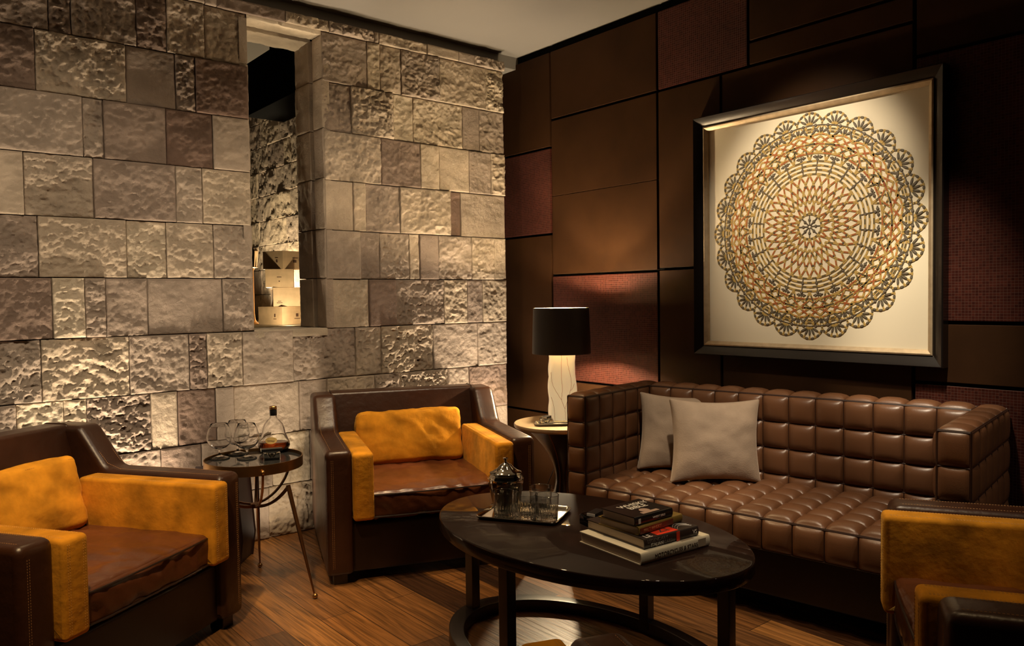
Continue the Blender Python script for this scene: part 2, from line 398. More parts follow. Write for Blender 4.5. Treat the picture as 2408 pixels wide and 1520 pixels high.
# vertical joints of each course, metres along the wall (x), from the photograph
def jx(px, z):   # where a wall joint seen at image column px stands on the plane y = 0
    # solved once from the calibrated camera (horizontal position only)
    a = (px-1204)/F_PX
    d = fw+r2*a-u2*((760-(z-1.25)*-0)/F_PX*0)
    # refine for roll: pixel row of height z
    for _ in range(4):
        t = -CAM.y/d.y; P = CAM+d*t
        q = Vector((P.x, 0, z))-CAM; zc = q.dot(fw); b = -(q.dot(u2))/zc
        d = fw+r2*a-u2*b
    return (CAM+d*(-CAM.y/d.y)).x
XE = .012                      # free end of the stone wall
WX0, WX1, WZ0, WZ1 = -1.676, -1.262, 1.095, 2.695      # opening
courses = [
 (2.712, 2.775, [480, 508, 670, 772, 878, 889, 1002, 1076, 1114], .55),
 (2.445, 2.712, [-60, 112, 166, 320, 391, 480, 'W', 863, 893, 943, 1033, 1142], .35),
 (2.177, 2.445, [-120, 82, 296, 413, 459, 'W', 826, 925, 972, 1088, 1128], .35),
 (1.908, 2.177, [-90, 194, 243, 390, 500, 'W', 895, 988, 1032, 1103, 1154], .45),
 (1.634, 1.908, [-150, 56, 220, 413, 476, 'W', 830, 860, 941, 1059, 1084], .35),
 (1.364, 1.634, [-60, 90, 298, 392, 503, 'W', 848, 894, 963, 987, 1031, 1109, 1162], .45),
 (1.092, 1.364, [-140, 123, 200, 249, 348, 525, 'W', 868, 933, 1045, 1099, 1135], .45),
 (.815, 1.092, [-180, -40, 97, 305, 446, 487, 570, 690, 837, 897, 975, 1020, 1124], .5),
 (.543, .815, [-200, -90, 40, 152, 206, 357, 419, 509, 551, 706, 770, 880, 939, 1054, 1105], .55),
 (.27, .543, [-220, -100, 20, 140, 260, 380, 475, 560, 640, 730, 830, 920, 1010, 1090, 1140], .4),
 (0, .27, [-240, -130, 0, 110, 240, 350, 450, 530, 632, 760, 850, 960, 1050, 1120], .4)]
def wallframe(uu, vv, h): return np.stack([uu, -h, vv], -1)
S = Stones(); sd = 1
ROUGH = {(1, 0): .8, (1, 7): .3, (2, 1): .35, (2, 2): .75, (3, 0): .75, (3, 3): .1, (4, 4): .45, (5, 3): .5, (6, 0): .8, (6, 2): .5, (6, 3): .6, (6, 4): .15, (6, 8): .05,
         (7, 2): .85, (7, 3): .6, (7, 8): .45, (7, 10): .8, (7, 11): .8, (8, 4): .8, (8, 5): .95, (8, 9): .15, (8, 12): .9, (8, 13): .9}
TONE = {(2, 1): .08, (2, 3): .3, (3, 0): .72, (3, 3): .2, (6, 8): .1, (7, 5): .18, (1, 4): .12, (1, 2): .22, (5, 1): .3, (4, 2): .62, (5, 2): .7, (5, 4): .7, (4, 5): .75, (5, 6): .55}
for ci, (z0, z1, js, ra) in enumerate(courses):
    zc = (z0+z1)/2
    edges = []
    for j in js: edges.append(j if j == 'W' else jx(j, zc))
    segs = []; cur = -4.6
    for e in edges:
        if e == 'W': segs.append((cur, WX0)); cur = WX1
        else: segs.append((cur, e)); cur = e
    segs.append((cur, XE))
    if ci == 0: pass
    for si, (a, b) in enumerate(segs):
        if b-a < .012: continue
        rough = ROUGH.get((ci, si), min(1, max(.05, rnd.gauss(ra*.8, .24)))); tone = TONE.get((ci, si), min(1, max(0, rnd.gauss(.5, .22))))
        S.stone(a, b, z0+rnd.uniform(-.001, .001), z1, wallframe, sd, rough, tone, off=rnd.uniform(-.006, .009)+(.012 if ci == 0 else 0)); sd += 1
wall = S.build('wall_left'); struct(wall)
# core of the wall behind the stone facing, with the opening
mb = MB()
T = .32
mb.box(-4.6, WX0-.03, .03, T, 0, 2.77); mb.box(WX1+.03, XE-.02, .03, T, 0, 2.77)
mb.box(WX0-.03, WX1+.03, .03, T, 0, WZ0-.03); mb.box(WX0-.03, WX1+.03, .03, T, WZ1+.015, 2.77)
core = mb.build('wall_core', black_paint, smooth=False); core.parent = wall
# reveal stones of the opening
S2 = Stones()
for (y0, y1, inset) in ((0.0, .115, 0), (.135, T, -.012)):
    for k, (za, zb) in enumerate(((1.095, 1.37), (1.37, 1.64), (1.64, 1.92), (1.92, 2.19), (2.19, 2.46), (2.46, 2.695))):
        S2.stone(y0, y1, za, zb, lambda u, v, h, i=inset: np.stack([WX1+i*-1-.0-h-(.0), u, v], -1) if i == 0 else np.stack([WX1-.012-h, u, v], -1), sd, .12, .55+rnd.uniform(-.1, .15), off=.004, step=.012, depth=.04); sd += 1
        S2.stone(y0, y1, za, zb, lambda u, v, h: np.stack([WX0+h, u, v], -1), sd, .12, .55, off=.004, step=.014, depth=.04); sd += 1
    S2.stone(WX0, WX1, y0, y1, lambda u, v, h, i=inset: np.stack([u, v, WZ1-h-(.012 if i else 0)], -1), sd, .25, .85, off=.004, step=.010, depth=.03); sd += 1
S2.stone(WX0, WX1, -.004, T, lambda u, v, h: np.stack([u, v, WZ0+h], -1), sd, .05, .9, off=.002, step=.014, depth=.04); sd += 1
rev = S2.build('window_1'); struct(rev)

# ------------------------------------------------------------------ the stone cellar room beyond the opening
S3 = Stones(); z = 0.9
CX = .16
zs = [.78+.268*k for k in range(11)]
for i in range(10):
    y = .34+rnd.uniform(.0, .15)
    y = .335
    while y < 5.3:
        Lh = rnd.choice((.2, .28, .34, .42, .5)); y2 = min(y+Lh, 5.4)
        S3.stone(y, y2, zs[i], zs[i+1], lambda u, v, h: np.stack([CX-h, u, v], -1), sd, min(1, max(.3, rnd.gauss(.85, .2))), rnd.uniform(.3, .8), off=rnd.uniform(-.006, .01), step=.018); sd += 1
        y = y2
cel = S3.build('wall_cellar_right'); struct(cel)
mb = MB(); mb.box(.2, .26, .33, 5.5, 0, 3.6); mb.box(-4.6, .2, 5.4, 5.5, 0, 3.6)
struct(mb.build('wall_cellar_back', simple('dark_render', (.05, .038, .028), .9), smooth=False))
mb = MB(); mb.box(-4.6, .26, .33, 5.5, 3.46, 3.55); struct(mb.build('ceiling_cellar', plaster, smooth=False))
mb = MB(); mb.box(-4.6, .26, .33, 5.5, -.05, 0); struct(mb.build('floor_cellar', floor_m, smooth=False))
mb = MB(); mb.box(-1.5, .10, 2.2, 5.3, .0, 1.028)
o = mb.build('stone_counter', simple('pale_stone_counter', (.55, .47, .34), .7, var=.12, bump=.2, bscale=40), smooth=True, bevel=.008)
tag(o, 'pale stone counter along the far room wall under the wine crates', 'counter')

# ------------------------------------------------------------------ dark panelled wall
WXR = .2; K = 1.0625
def wy(y): return -3.926+(y+3.926)*K
def wz(z): return 1.25+(z-1.25)*K
mb = MB(); mb.box(WXR, WXR+.08, -6.5, .32, 0, 2.852); struct(mb.build('wall_right', black_paint, smooth=False))
mb = MB(); mb.box(.0, .2, .28, .32, 0, 2.772); o = mb.build('wall_gap_filler', black_paint, smooth=False); struct(o)  # black strip added to keep the corner gap dark and stop light leaking
G = .0075
panels = [ # y_left, y_right, z0, z1, woven
 (.30, -.482, .02, .536, 0), (.30, -.482, .536, 1.629, 0), (.30, -.482, 1.629, 2.149, 1), (.30, -.482, 2.149, 2.72, 0),
 (-.482, -1.300, .02, .749, 0), (-.482, -1.300, .749, 1.378, 1), (-.482, -1.300, 1.378, 1.853, 0), (-.482, -1.300, 1.853, 2.309, 0), (-.482, -1.300, 2.309, 2.72, 0),
 (-1.300, -1.690, .02, 1.386, 0), (-1.300, -1.690, 1.386, 2.309, 0), (-1.300, -1.84, 2.309, 2.72, 1),
 (-1.690, -2.586, .02, 1.6, 0), (-1.690, -2.586, 1.6, 2.309, 0), (-1.84, -2.586, 2.42, 2.72, 0), (-1.84, -2.586, 2.309, 2.42, 0),
 (-2.586, -4.2, .02, .893, 1), (-2.586, -4.2, .893, 1.130, 0), (-2.586, -4.2, 1.130, 2.168, 1), (-2.586, -4.2, 2.168, 2.72, 0),
 (-4.2, -6.2, .02, 1.3, 0), (-4.2, -6.2, 1.3, 2.72, 0)]
SEAM = {(6, 'top'), (7, 'bot'), (12, 'top'), (13, 'bot'), (15, 'top0')}
for pi_, (ya, yb, za, zb, wv) in enumerate(panels):
    ga = G if ya != .30 else 0
    gt = .0012 if (pi_, 'top') in SEAM else G; gb = .0012 if (pi_, 'bot') in SEAM else G
    mb = MB(); mb.box(WXR-.022, WXR+.001, wy(yb)+G, (wy(ya)-ga) if ya != .30 else .26, wz(za)+gb, min(wz(zb)-gt, 2.83))
    o = mb.build('leather_wall_panel' if not wv else 'woven_wall_panel', woven_m if wv else panel_leather, smooth=True, bevel=.003)
    o.parent = bpy.data.objects['wall_right']; o['kind'] = 'structure'
    o['label'] = 'woven reddish leather panel' if wv else 'smooth brown leather panel'

# ------------------------------------------------------------------ framed lace picture
def picture():
    root = thing('framed_picture', 'large square picture of a round lace medallion in a black frame above the sofa', 'picture', (.178, -2.027, 1.5515))
    # local: x out of the wall is negative; y along wall ; z up
    h = .564; fo = .612; D = -.040
    def ringbox(a, b, x0, x1, mb):
        for (y0, y1, z0, z1) in ((-b, b, a, b), (-b, b, -b, -a), (-b, -a, -a, a), (a, b, -a, a)): mb.box(x0, x1, y0, y1, z0, z1)
    # mitred frame profile swept around the square
    def sweep(prof, mb):
        # prof: list of (half-size, x)
        cs = [(-1, -1), (1, -1), (1, 1), (-1, 1)]; P = len(prof); vs = []; fs = []
        for (sy, sz) in cs:
            for (r, x) in prof: vs.append((x, sy*r, sz*r))
        for i in range(4):
            j = (i+1) % 4
            for k in range(P):
                l = (k+1) % P; fs.append((i*P+k, j*P+k, j*P+l, i*P+l))
        mb.add(vs, fs)
    mb = MB(); sweep([(h+.001, .0), (h+.001, -.028), (h+.012, -.034), (h+.032, -.052), (fo-.004, -.058), (fo, -.052), (fo, .0)], mb)
    mb.build('frame', frame_black, root, angle=25)
    mb = MB(); sweep([(h, -.002), (h, -.034), (h-.006, -.036), (h-.016, -.030), (h-.022, -.022), (h-.022, -.002)], mb)
    o = mb.build('inner_moulding', frame_gold, root, angle=25)
    mb = MB(); mb.box(-.010, -.002, -h+.006, h-.006, -h+.006, h-.006); mb.build('mat_board', mat_board, root, smooth=False)
    # medallion of narrow paper strips
    olive = simple('paper_olive_gold', (.46, .30, .085), .6); red = simple('paper_brick_red', (.36, .085, .025), .6)
    dark = simple('paper_dark_green', (.085, .070, .038), .6); orange = simple('paper_orange', (.55, .20, .05), .6); taupe = simple('paper_taupe', (.16, .12, .085), .6)
    MI = dict(o=0, r=1, d=2, g=3, t=4)
    mb = MB(); RR = .523; CYm, CZm = -.014, .008
    def pt(r, a): return (-(math.cos(a)) * r*RR*-1, math.sin(a)*r*RR)
    def strip(p, q, wd, mi, x0, x1, trim=0):
        d = np.array(q)-np.array(p); L = np.hypot(*d)
        if L < 1e-6: return
        d /= L; n = np.array([-d[1], d[0]])*wd/2; p = np.array(p)+d*L*trim; q = np.array(q)-d*L*trim
        c = [p-n, q-n, q+n, p+n]
        vs = [(x0, CYm+a[0], CZm+a[1]) for a in c]+[(x1, CYm+a[0], CZm+a[1]) for a in c]
        mb.add(vs, [(4, 5, 6, 7), (0, 4, 7, 3), (1, 2, 6, 5), (0, 1, 5, 4), (3, 7, 6, 2)], MI[mi])
    lv = [0]
    def seg(p, q, kind='r', wd=.0085):
        lv[0] = (lv[0]+1) % 5; x0 = -.010; x1 = -.0122-lv[0]*.0003
        if kind == 'bead':
            strip(p, q, wd*.62, 't', x0, x1); 
            L = math.hypot(q[0]-p[0], q[1]-p[1]); nb = max(3, int(L/.0065))
            for i in range(nb):
                t0 = (i+.2)/nb; t1 = (i+.8)/nb
                strip((p[0]+(q[0]-p[0])*t0, p[1]+(q[1]-p[1])*t0), (p[0]+(q[0]-p[0])*t1, p[1]+(q[1]-p[1])*t1), wd*.45, 'd', x1, x1-.0005)
            c = ((p[0]+q[0])/2, (p[1]+q[1])/2); disc(c, .0068, 'd', x1-.0002, x1-.0012); disc(c, .0045, 't', x1-.0010, x1-.0016)
        elif kind == 'lens':
            strip(p, q, wd*.75, 'o', x0, x1); c = ((p[0]+q[0])/2, (p[1]+q[1])/2); lens(c, (q[0]-p[0], q[1]-p[1]), 'd', x0, x1-.0006, .62, .010); lens(c, (q[0]-p[0], q[1]-p[1]), 't', x1-.0005, x1-.0011, .34, .0055)
        else:
            strip(p, q, wd, 'o', x0, x1); strip(p, q, wd*.62, kind, x1, x1-.0006, .28)
    def disc(c, r, mi, x0, x1, n=10):
        vs = [(x0, CYm+c[0]+r*math.cos(2*PI*k/n), CZm+c[1]+r*math.sin(2*PI*k/n)) for k in range(n)]+[(x1, CYm+c[0]+r*math.cos(2*PI*k/n), CZm+c[1]+r*math.sin(2*PI*k/n)) for k in range(n)]
        mb.add(vs, [tuple(range(n, 2*n))]+[(k, (k+1) % n, n+(k+1) % n, n+k) for k in range(n)], MI[mi])
    def lens(c, d, mi, x0, x1, fr, wd):
        L = math.hypot(*d); ux, uy = d[0]/L, d[1]/L; n = 10; vs = []
        for x in (x0, x1):
            for k in range(n):
                a = 2*PI*k/n; s = L*fr/2*math.cos(a); t = wd/2*math.sin(a)
                vs.append((x, CYm+c[0]+ux*s-uy*t, CZm+c[1]+uy*s+ux*t))
        mb.add(vs, [tuple(range(n, 2*n))]+[(k, (k+1) % n, n+(k+1) % n, n+k) for k in range(n)], MI[mi])
    TAU = 2*PI
    def ring(r, n, kind, ph=0, wd=.0085):
        for k in range(n): seg(pt(r, TAU*(k+ph)/n), pt(r, TAU*(k+1+ph)/n), kind, wd)
    for k in range(8): seg(pt(.012, TAU*k/8), pt(.105, TAU*k/8), 'bead')
    ring(.112, 16, 'd', 0, .010)
    def zig(ra, rb, n, kind, ph=0):
        for k in range(n):
            seg(pt(ra, TAU*(k+ph)/n), pt(rb, TAU*(k+ph+.5)/n), kind); seg(pt(rb, TAU*(k+ph+.5)/n), pt(ra, TAU*(k+ph+1)/n), kind)
    zig(.115, .205, 16, 'r'); 
    for k in range(16): seg(pt(.182, TAU*(k+.30)/16), pt(.182, TAU*(k+.70)/16), 'lens')
    zig(.205, .300, 16, 'r', .5); zig(.205, .300, 16, 'd', .0)
    zig(.300, .375, 32, 'r'); 
    for k in range(32): seg(pt(.352, TAU*(k+.22)/32), pt(.352, TAU*(k+.78)/32), 'lens')
    zig(.375, .455, 32, 'r', .5)
    ring(.462, 32, 'd'); ring(.500, 32, 'd', .5); ring(.538, 32, 'd'); ring(.576, 32, 'd', .5)
    for k in range(24):
        a = TAU*(k+.5)/24
        seg(pt(.462, a), pt(.545, a), 'bead'); seg(pt(.545, a), pt(.628, a), 'bead')
        seg(pt(.612, a-.075), pt(.612, a), 'bead'); seg(pt(.612, a), pt(.612, a+.075), 'bead')
        seg(pt(.58, a+TAU/48), pt(.70, a+TAU/96), 'd'); seg(pt(.58, a+TAU/48), pt(.70, a+TAU*3/96), 'd')
    ring(.648, 24, 'r'); ring(.648, 24, 'r', .5)
    zig(.648, .725, 24, 'r'); zig(.648, .725, 24, 'd', .5); ring(.725, 24, 'd', .5); ring(.727, 24, 'r')
    zig(.725, .800, 24, 'r', .5); zig(.725, .790, 24, 'r', .0)
    for k in range(24):
        a = TAU*(k+.5)/24; b = TAU/48
        for s in (-1, 1):
            seg(pt(.810, a), pt(.802, a+s*b*.55), 'g', .008); seg(pt(.802, a+s*b*.55), pt(.775, a+s*b), 'g', .008)
            seg(pt(.810, a), pt(.878, a+s*b*.75), 'lens'); seg(pt(.780, a+s*b), pt(.878, a+s*b*.25), 'lens')
            seg(pt(.810, a), pt(.878, a+s*b*.12), 'lens')
        seg(pt(.832, a+b*.70), pt(.832, a+b*1.30), 'd'); seg(pt(.856, a+b*.62), pt(.856, a+b*1.38), 'd')
    ring(.886, 48, 'bead')
    NS = 24
    for k in range(NS):
        a = TAU*k/NS; b = TAU/NS/2
        rim = [(-1.0, .915), (-.80, .955), (-.42, .988), (0, 1.0), (.42, .988), (.80, .955), (1.0, .915)]
        for i in range(6): seg(pt(rim[i][1], a+rim[i][0]*b), pt(rim[i+1][1], a+rim[i+1][0]*b), 'lens')
        for i in (1, 2, 3, 4, 5): seg(pt(.893, a+rim[i][0]*b*.12), pt(rim[i][1]-.006, a+rim[i][0]*b), 'lens')
        seg(pt(.890, a+b), pt(.918, a+b), 'd')
    mb.build('lace_medallion', [olive, red, dark, orange, taupe], root, smooth=False, doubles=False)
    return root
picture()

# ------------------------------------------------------------------ soft shapes
def softbox(sx, sy, sz, r, n=(14, 14, 10), bulge=(0, 0, 0), wr=0, seed=0, wscale=9, shape=None):
    """rounded, subdivided box centred on origin; bulge per axis; wr wrinkle height"""
    mb = MB(); H = np.array([sx/2, sy/2, sz/2])
    faces = [(0, 1, 2, 1), (0, 1, 2, -1), (1, 2, 0, 1), (1, 2, 0, -1), (2, 0, 1, 1), (2, 0, 1, -1)]
    for (a, b, c, s) in faces:
        def ax(i):
            L = 2*H[i]; m = max(3, n[i]); e = [0, .15*r, .4*r, .75*r, r]
            mid = list(np.linspace(1.6*r, L-1.6*r, m)) if L > 4*r else [L/2]
            return np.array(sorted(set(e+mid+[L-x for x in e])))-H[i]
        A = ax(a); B = ax(b); aa, bb = np.meshgrid(A, B, indexing='ij'); P = np.zeros(aa.shape+(3,))
        P[..., a] = aa; P[..., b] = bb; P[..., c] = s*H[c]
        inner = np.clip(P, -(H-r), (H-r)); d = P-inner; ln = np.linalg.norm(d, axis=-1, keepdims=True); ln[ln == 0] = 1
        nrm = d/ln; Q = inner+nrm*r
        q = P/H
        for k in range(3):
            o = [i for i in range(3) if i != k]
            amt = bulge[k]*(1-np.clip(np.abs(q[..., o[0]]), 0, 1)**3)*(1-np.clip(np.abs(q[..., o[1]]), 0, 1)**3)
            Q[..., k] += amt*q[..., k]
        if wr:
            N = fbm(Q[..., 0]*wscale+seed*5.1+Q[..., 2]*wscale*.6, Q[..., 1]*wscale*.45+Q[..., 2]*wscale*.9+seed, seed, 3)
            f = 1-np.abs(2*N-1); Q = Q+nrm*((f-.7)*wr)[..., None]
        if shape is not None: Q = shape(Q)
        Pl = [tuple(x) for x in Q.reshape(-1, 3)]
        mb.grid(Pl, aa.shape[0], aa.shape[1], flip=(s < 0))
    return mb
def moved(mb, M4):
    mb.v = [tuple(M4 @ Vector(p)) for p in mb.v]; return mb
def dashes(mb, pts, r=.0009, on=.0045, off=.0035):
    pts = [Vector(p) for p in pts]; acc = 0
    segs = []
    for a, b in zip(pts[:-1], pts[1:]):
        L = (b-a).length; t = 0
        if L < 1e-6: continue
        d = (b-a)/L
        while t < L:
            e = min(t+on, L); segs.append((a+d*t, a+d*e)); t += on+off
    for a, b in segs: mb.tube([a, b], r, 4, caps=False)

# ------------------------------------------------------------------ armchairs
CW, CD, HA, HB, AW, BS, BT, BI = .965, .854, .594, .760, .117, .537, .667, .775
def extrude_profile(prof, x0, x1):
    mb = MB(); n = len(prof)
    vs = [(x0, p[0], p[1]) for p in prof]+[(x1, p[0], p[1]) for p in prof]
    mb.add(vs, [tuple(range(n)), tuple(range(n, 2*n))[::-1]]+[(i, (i+1) % n, n+(i+1) % n, n+i) for i in range(n)])
    return mb
def round_profile(pts, rad, k=5):
    out = []; n = len(pts)
    for i in range(n):
        p = Vector(pts[i]); a = Vector(pts[i-1]); b = Vector(pts[(i+1) % n]); r = rad[i]
        if r <= 0: out.append(tuple(p)); continue
        da = (a-p).normalized(); db = (b-p).normalized(); ang = da.angle(db); t = r/math.tan(ang/2)
        s = p+da*t; e = p+db*t
        for j in range(k+1):
            u = j/k; q = (s*(1-u)+p*u)*(1-u)+(p*(1-u)+e*u)*u; out.append(tuple(q))
    return out
def slab(pf, x0, x1, r, k=4):
    """closed side profile pf (y, z) stretched from x0 to x1 with its rims rounded by r"""
    xs = []; ins = []
    for i in range(k+1):
        t_ = PI/2*i/k; xs.append(x0+r*(1-math.cos(t_))); ins.append(r*(1-math.sin(t_)))
    X = xs+[x0+x1-v for v in xs[::-1]]; I = ins+ins[::-1]; n = len(pf)
    ar = sum(pf[i][0]*pf[(i+1) % n][1]-pf[(i+1) % n][0]*pf[i][1] for i in range(n)); sg = 1 if ar < 0 else -1
    nn = []
    for i in range(n):
        d = (Vector(pf[(i+1) % n])-Vector(pf[i-1])).normalized(); nn.append(Vector((d.y, -d.x))*sg)
    vs = []; fs = []
    for xx, q in zip(X, I):
        for i in range(n):
            p = Vector(pf[i])+nn[i]*q; vs.append((xx, p.x, p.y))
    for a in range(len(X)-1):
        for i in range(n): j = (i+1) % n; fs.append((a*n+i, a*n+j, (a+1)*n+j, (a+1)*n+i))
    fs.append(tuple(range(n))[::-1]); fs.append(tuple((len(X)-1)*n+i for i in range(n)))
    mb = MB(); mb.add(vs, fs); return mb
def make_armchair():
    t = thing('club_armchair', 'x', 'armchair')
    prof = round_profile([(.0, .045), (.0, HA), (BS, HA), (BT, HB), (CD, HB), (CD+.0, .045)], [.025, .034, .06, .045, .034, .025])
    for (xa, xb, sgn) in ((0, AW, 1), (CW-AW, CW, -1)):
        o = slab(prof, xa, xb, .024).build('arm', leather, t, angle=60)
        m = MB(); xo = xa+.004 if sgn > 0 else xb-.004; xi = xa+.026 if sgn > 0 else xb-.026
        for xx in ((xa+.026), (xb-.026)):
            dashes(m, [(xx, .034, HA+.0003), (xx, BS-.05, HA+.0003), (xx, BS+.012, HA+.020), (xx, BT-.018, HB-.032), (xx, BT+.035, HB+.0003), (xx, CD-.04, HB+.0003)], .0008)
        for xx in (.026, .033):
            x_ = xa+xx if sgn > 0 else xb-xx
            dashes(m, [(x_, -.0002, HA-.04), (x_, -.0002, .08)], .0008)
        m.build('stitching', stitch_m, o, smooth=False)
    # backrest between the wings
    bp = round_profile([(.60, .20), (.60, .30), (BI-.04, HB+.004), (CD, HB+.004), (CD, .045), (.70, .045)], [0, 0, .022, .02, 0, 0])
    o = extrude_profile(bp, AW-.015, CW-AW+.015).build('backrest', leather, t, bevel=.004, seg=2, angle=50)
    m = MB(); 
    for dz in (.020, .027): dashes(m, [(AW+.01, BI-.032-dz*.32, HB-dz), (CW-AW-.01, BI-.032-dz*.32, HB-dz)], .0008)
    m.build('stitching', stitch_m, o, smooth=False)
    # base apron, slightly proud under the seat
    b = softbox(CW-2*AW+.02, .60, .215, .012, (6, 6, 6)); moved(b, Matrix.Translation((CW/2, .335, .1525)))
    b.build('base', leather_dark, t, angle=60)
    for (x, y) in ((.06, .06), (CW-.06, .06), (.06, CD-.06), (CW-.06, CD-.06)):
        f = MB(); f.box(x-.03, x+.03, y-.03, y+.03, 0, .048); f.build('foot', black_wood, t, bevel=.003)
    # seat cushion
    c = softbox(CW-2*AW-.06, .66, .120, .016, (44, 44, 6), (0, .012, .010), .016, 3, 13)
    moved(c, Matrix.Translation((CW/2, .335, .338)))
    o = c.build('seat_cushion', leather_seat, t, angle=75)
    m = MB()
    for z_ in (.388, .291): m.tube([(AW+.05+i*(CW-2*AW-.10)/20, .0045-.012*(1-abs(2*i/20-1)**3), z_) for i in range(21)], .0035, 6)
    m.build('piping', leather_dark, o)
    # suede cushions
    def sidepad(x):
        pf = round_profile([(-.030, .285), (-.030, .582), (.585, .582), (.585, .375), (.085, .375), (.080, .285)], [.018, .020, .02, .01, .02, .015])
        mb = slab(pf, x, x+.090, .014)
        o = mb.build('side_cushion', suede, t, angle=60)
        m = MB()
        for xx in (.018, .072):
            for dx in (-.0035, .0035):
                dashes(m, [(x+xx+dx, -.0302, .305), (x+xx+dx, -.0302, .562), (x+xx+dx, -.0245, .5765), (x+xx+dx, -.010, .5822), (x+xx+dx, .565, .5822)], .0008)
        m.build('stitching', suede_stitch, o, smooth=False)
        return o
    sidepad(AW-.002); sidepad(CW-AW-.088)
    bw = CW-2*AW-.185
    c = softbox(bw, .125, .272, .026, (30, 6, 20), (0, .018, .004), .014, 8, 10)
    # lean it on the backrest
    Mx = Matrix.Translation((CW/2, .610, .528)) @ Matrix.Rotation(R(-14), 4, 'X'); moved(c, Mx)
    o = c.build('back_cushion', suede, t, angle=75)
    m = MB()
    pts = [(-bw/2+.03, -.068, .118), (bw/2-.03, -.068, .118)]
    dashes(m, [Mx @ Vector((-bw/2+.02, -.0640, .1195)), Mx @ Vector((0, -.0655, .1205)), Mx @ Vector((bw/2-.02, -.0640, .1195))], .0008)
    m.build('stitching', suede_stitch, o, smooth=False)
    return t
ac = make_armchair()
spots = [((-2.915, -1.495), .589, 'leftmost brown leather armchair with bright ochre suede cushions, beside the brass side table'),
         ((-1.714, -.863), -.368, 'brown leather armchair with ochre suede cushions against the stone wall behind the oval table'),
         ((-.70, -2.79), R(-149), 'brown leather armchair cut off by the right edge, in front of the tufted sofa'),
         ((-2.075, -2.892), R(158.6), 'armchair showing only a leather arm tip and ochre cushion tip at the bottom')]
chairs = [ac]+[copy_tree(ac) for _ in range(3)]
for o, (p, th, lab) in zip(chairs, spots):
    o.location = (p[0], p[1], 0); o.rotation_euler = (0, 0, th); tag(o, lab, 'armchair', 'club armchairs around the oval table')

# ------------------------------------------------------------------ tufted sofa
def tuft(mb, pm, O, U, V, N, nu, nv, bulge, res=8, lines=True, pr=.0024):
    O = Vector(O); U = Vector(U); V = Vector(V); N = Vector(N)
    cu = U/nu; cv = V/nv; k = res
    par = [math.sin(PI/2*(2*i/k-1)) for i in range(k+1)]
    for i in range(nu):
        for j in range(nv):
            P = []
            for a in par:
                for b in par:
                    h = bulge*(max(0, (1-abs(a)**3.2)*(1-abs(b)**3.2)))**.55
                    P.append(tuple(O+cu*(i+(a+1)/2)+cv*(j+(b+1)/2)+N*h))
            mb.grid(P, k+1, k+1)
    if lines:
        for i in range(nu+1):
            for d in (0,): pm.tube([O+cu*i+V*t+N*.0030 for t in (0, .5, 1)], pr, 6)
        for j in range(nv+1): pm.tube([O+cv*j+U*t+N*.0030 for t in (0, .5, 1)], pr, 6)
def sofa():
    t = thing('tufted_sofa', 'long brown leather sofa with square tufting against the dark panelled wall', 'sofa', (-.745, -1.352, 0), R(8.85-90))
    W, D, H, A = 1.636, .666, .800, .108; B = .118; bg = .029
    zb = .10; SZ = .392
    def arm(x0, x1, outer):
        c = softbox(x1-x0-.012, D-.012, H-zb-.012, .014, (3, 3, 3)); moved(c, Matrix.Translation(((x0+x1)/2, D/2, (H+zb)/2)))
        p = MB(); m = c
        tuft(m, p, (x0+.006, .006, zb), (x1-x0-.012, 0, 0), (0, 0, H-zb-.008), (0, -1, 0), 1, 6, bg*.6)
        tuft(m, p, (x0+.006, .006, H-.008), (x1-x0-.012, 0, 0), (0, D-.012, 0), (0, 0, 1), 1, 6, bg*.7)
        tuft(m, p, (x0+.006, .006, zb), (0, D-.012, 0), (0, 0, H-zb-.008), (-1, 0, 0), 6, 6, bg*.8)
        tuft(m, p, (x1-.006, .006, zb), (0, D-.012, 0), (0, 0, H-zb-.008), (1, 0, 0), 6, 6, bg*.5)
        o = m.build('arm', sofa_leather, t, angle=60); p.build('piping', sofa_piping, o)
    arm(0, A, -1); arm(W-A, W, 1)
    yb = D-B
    c = softbox(W-2*A, B-.012, H-zb-.012, .014, (3, 3, 3)); moved(c, Matrix.Translation((W/2, D-B/2, (H+zb)/2)))
    p = MB(); nc = 12
    tuft(c, p, (A, yb+.006, H-.008-.118*5), (W-2*A, 0, 0), (0, 0, .118*5), (0, -1, 0), nc, 5, bg)
    tuft(c, p, (A, yb+.006, H-.008), (W-2*A, 0, 0), (0, B-.012, 0), (0, 0, 1), nc, 1, bg*.8)
    o = c.build('backrest', sofa_leather, t, angle=60); p.build('piping', sofa_piping, o)
    # seat cushion
    c = softbox(W-2*A-.012, yb+.0, .125, .014, (3, 3, 3)); moved(c, Matrix.Translation((W/2, yb/2-.004, SZ-.0625)))
    p = MB()
    tuft(c, p, (A+.004, -.002, SZ), (W-2*A-.008, 0, 0), (0, yb-.01, 0), (0, 0, 1), nc, 5, bg*1.05)
    tuft(c, p, (A+.004, -.002, SZ-.118), (W-2*A-.008, 0, 0), (0, 0, .118), (0, -1, 0), nc, 1, bg*.9)
    o = c.build('seat_cushion', sofa_leather, t, angle=60); p.build('piping', sofa_piping, o)
    c = softbox(W-2*A, D-.1, .20, .01, (3, 3, 3)); moved(c, Matrix.Translation((W/2, D/2+.02, .17)))
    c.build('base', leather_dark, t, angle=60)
    for (x, y) in ((.05, .05), (W-.05, .05), (.05, D-.05), (W-.05, D-.05)):
        f = MB(); f.box(x-.025, x+.025, y-.025, y+.025, 0, .102); f.build('leg', black_wood, t, bevel=.003)
sofa()

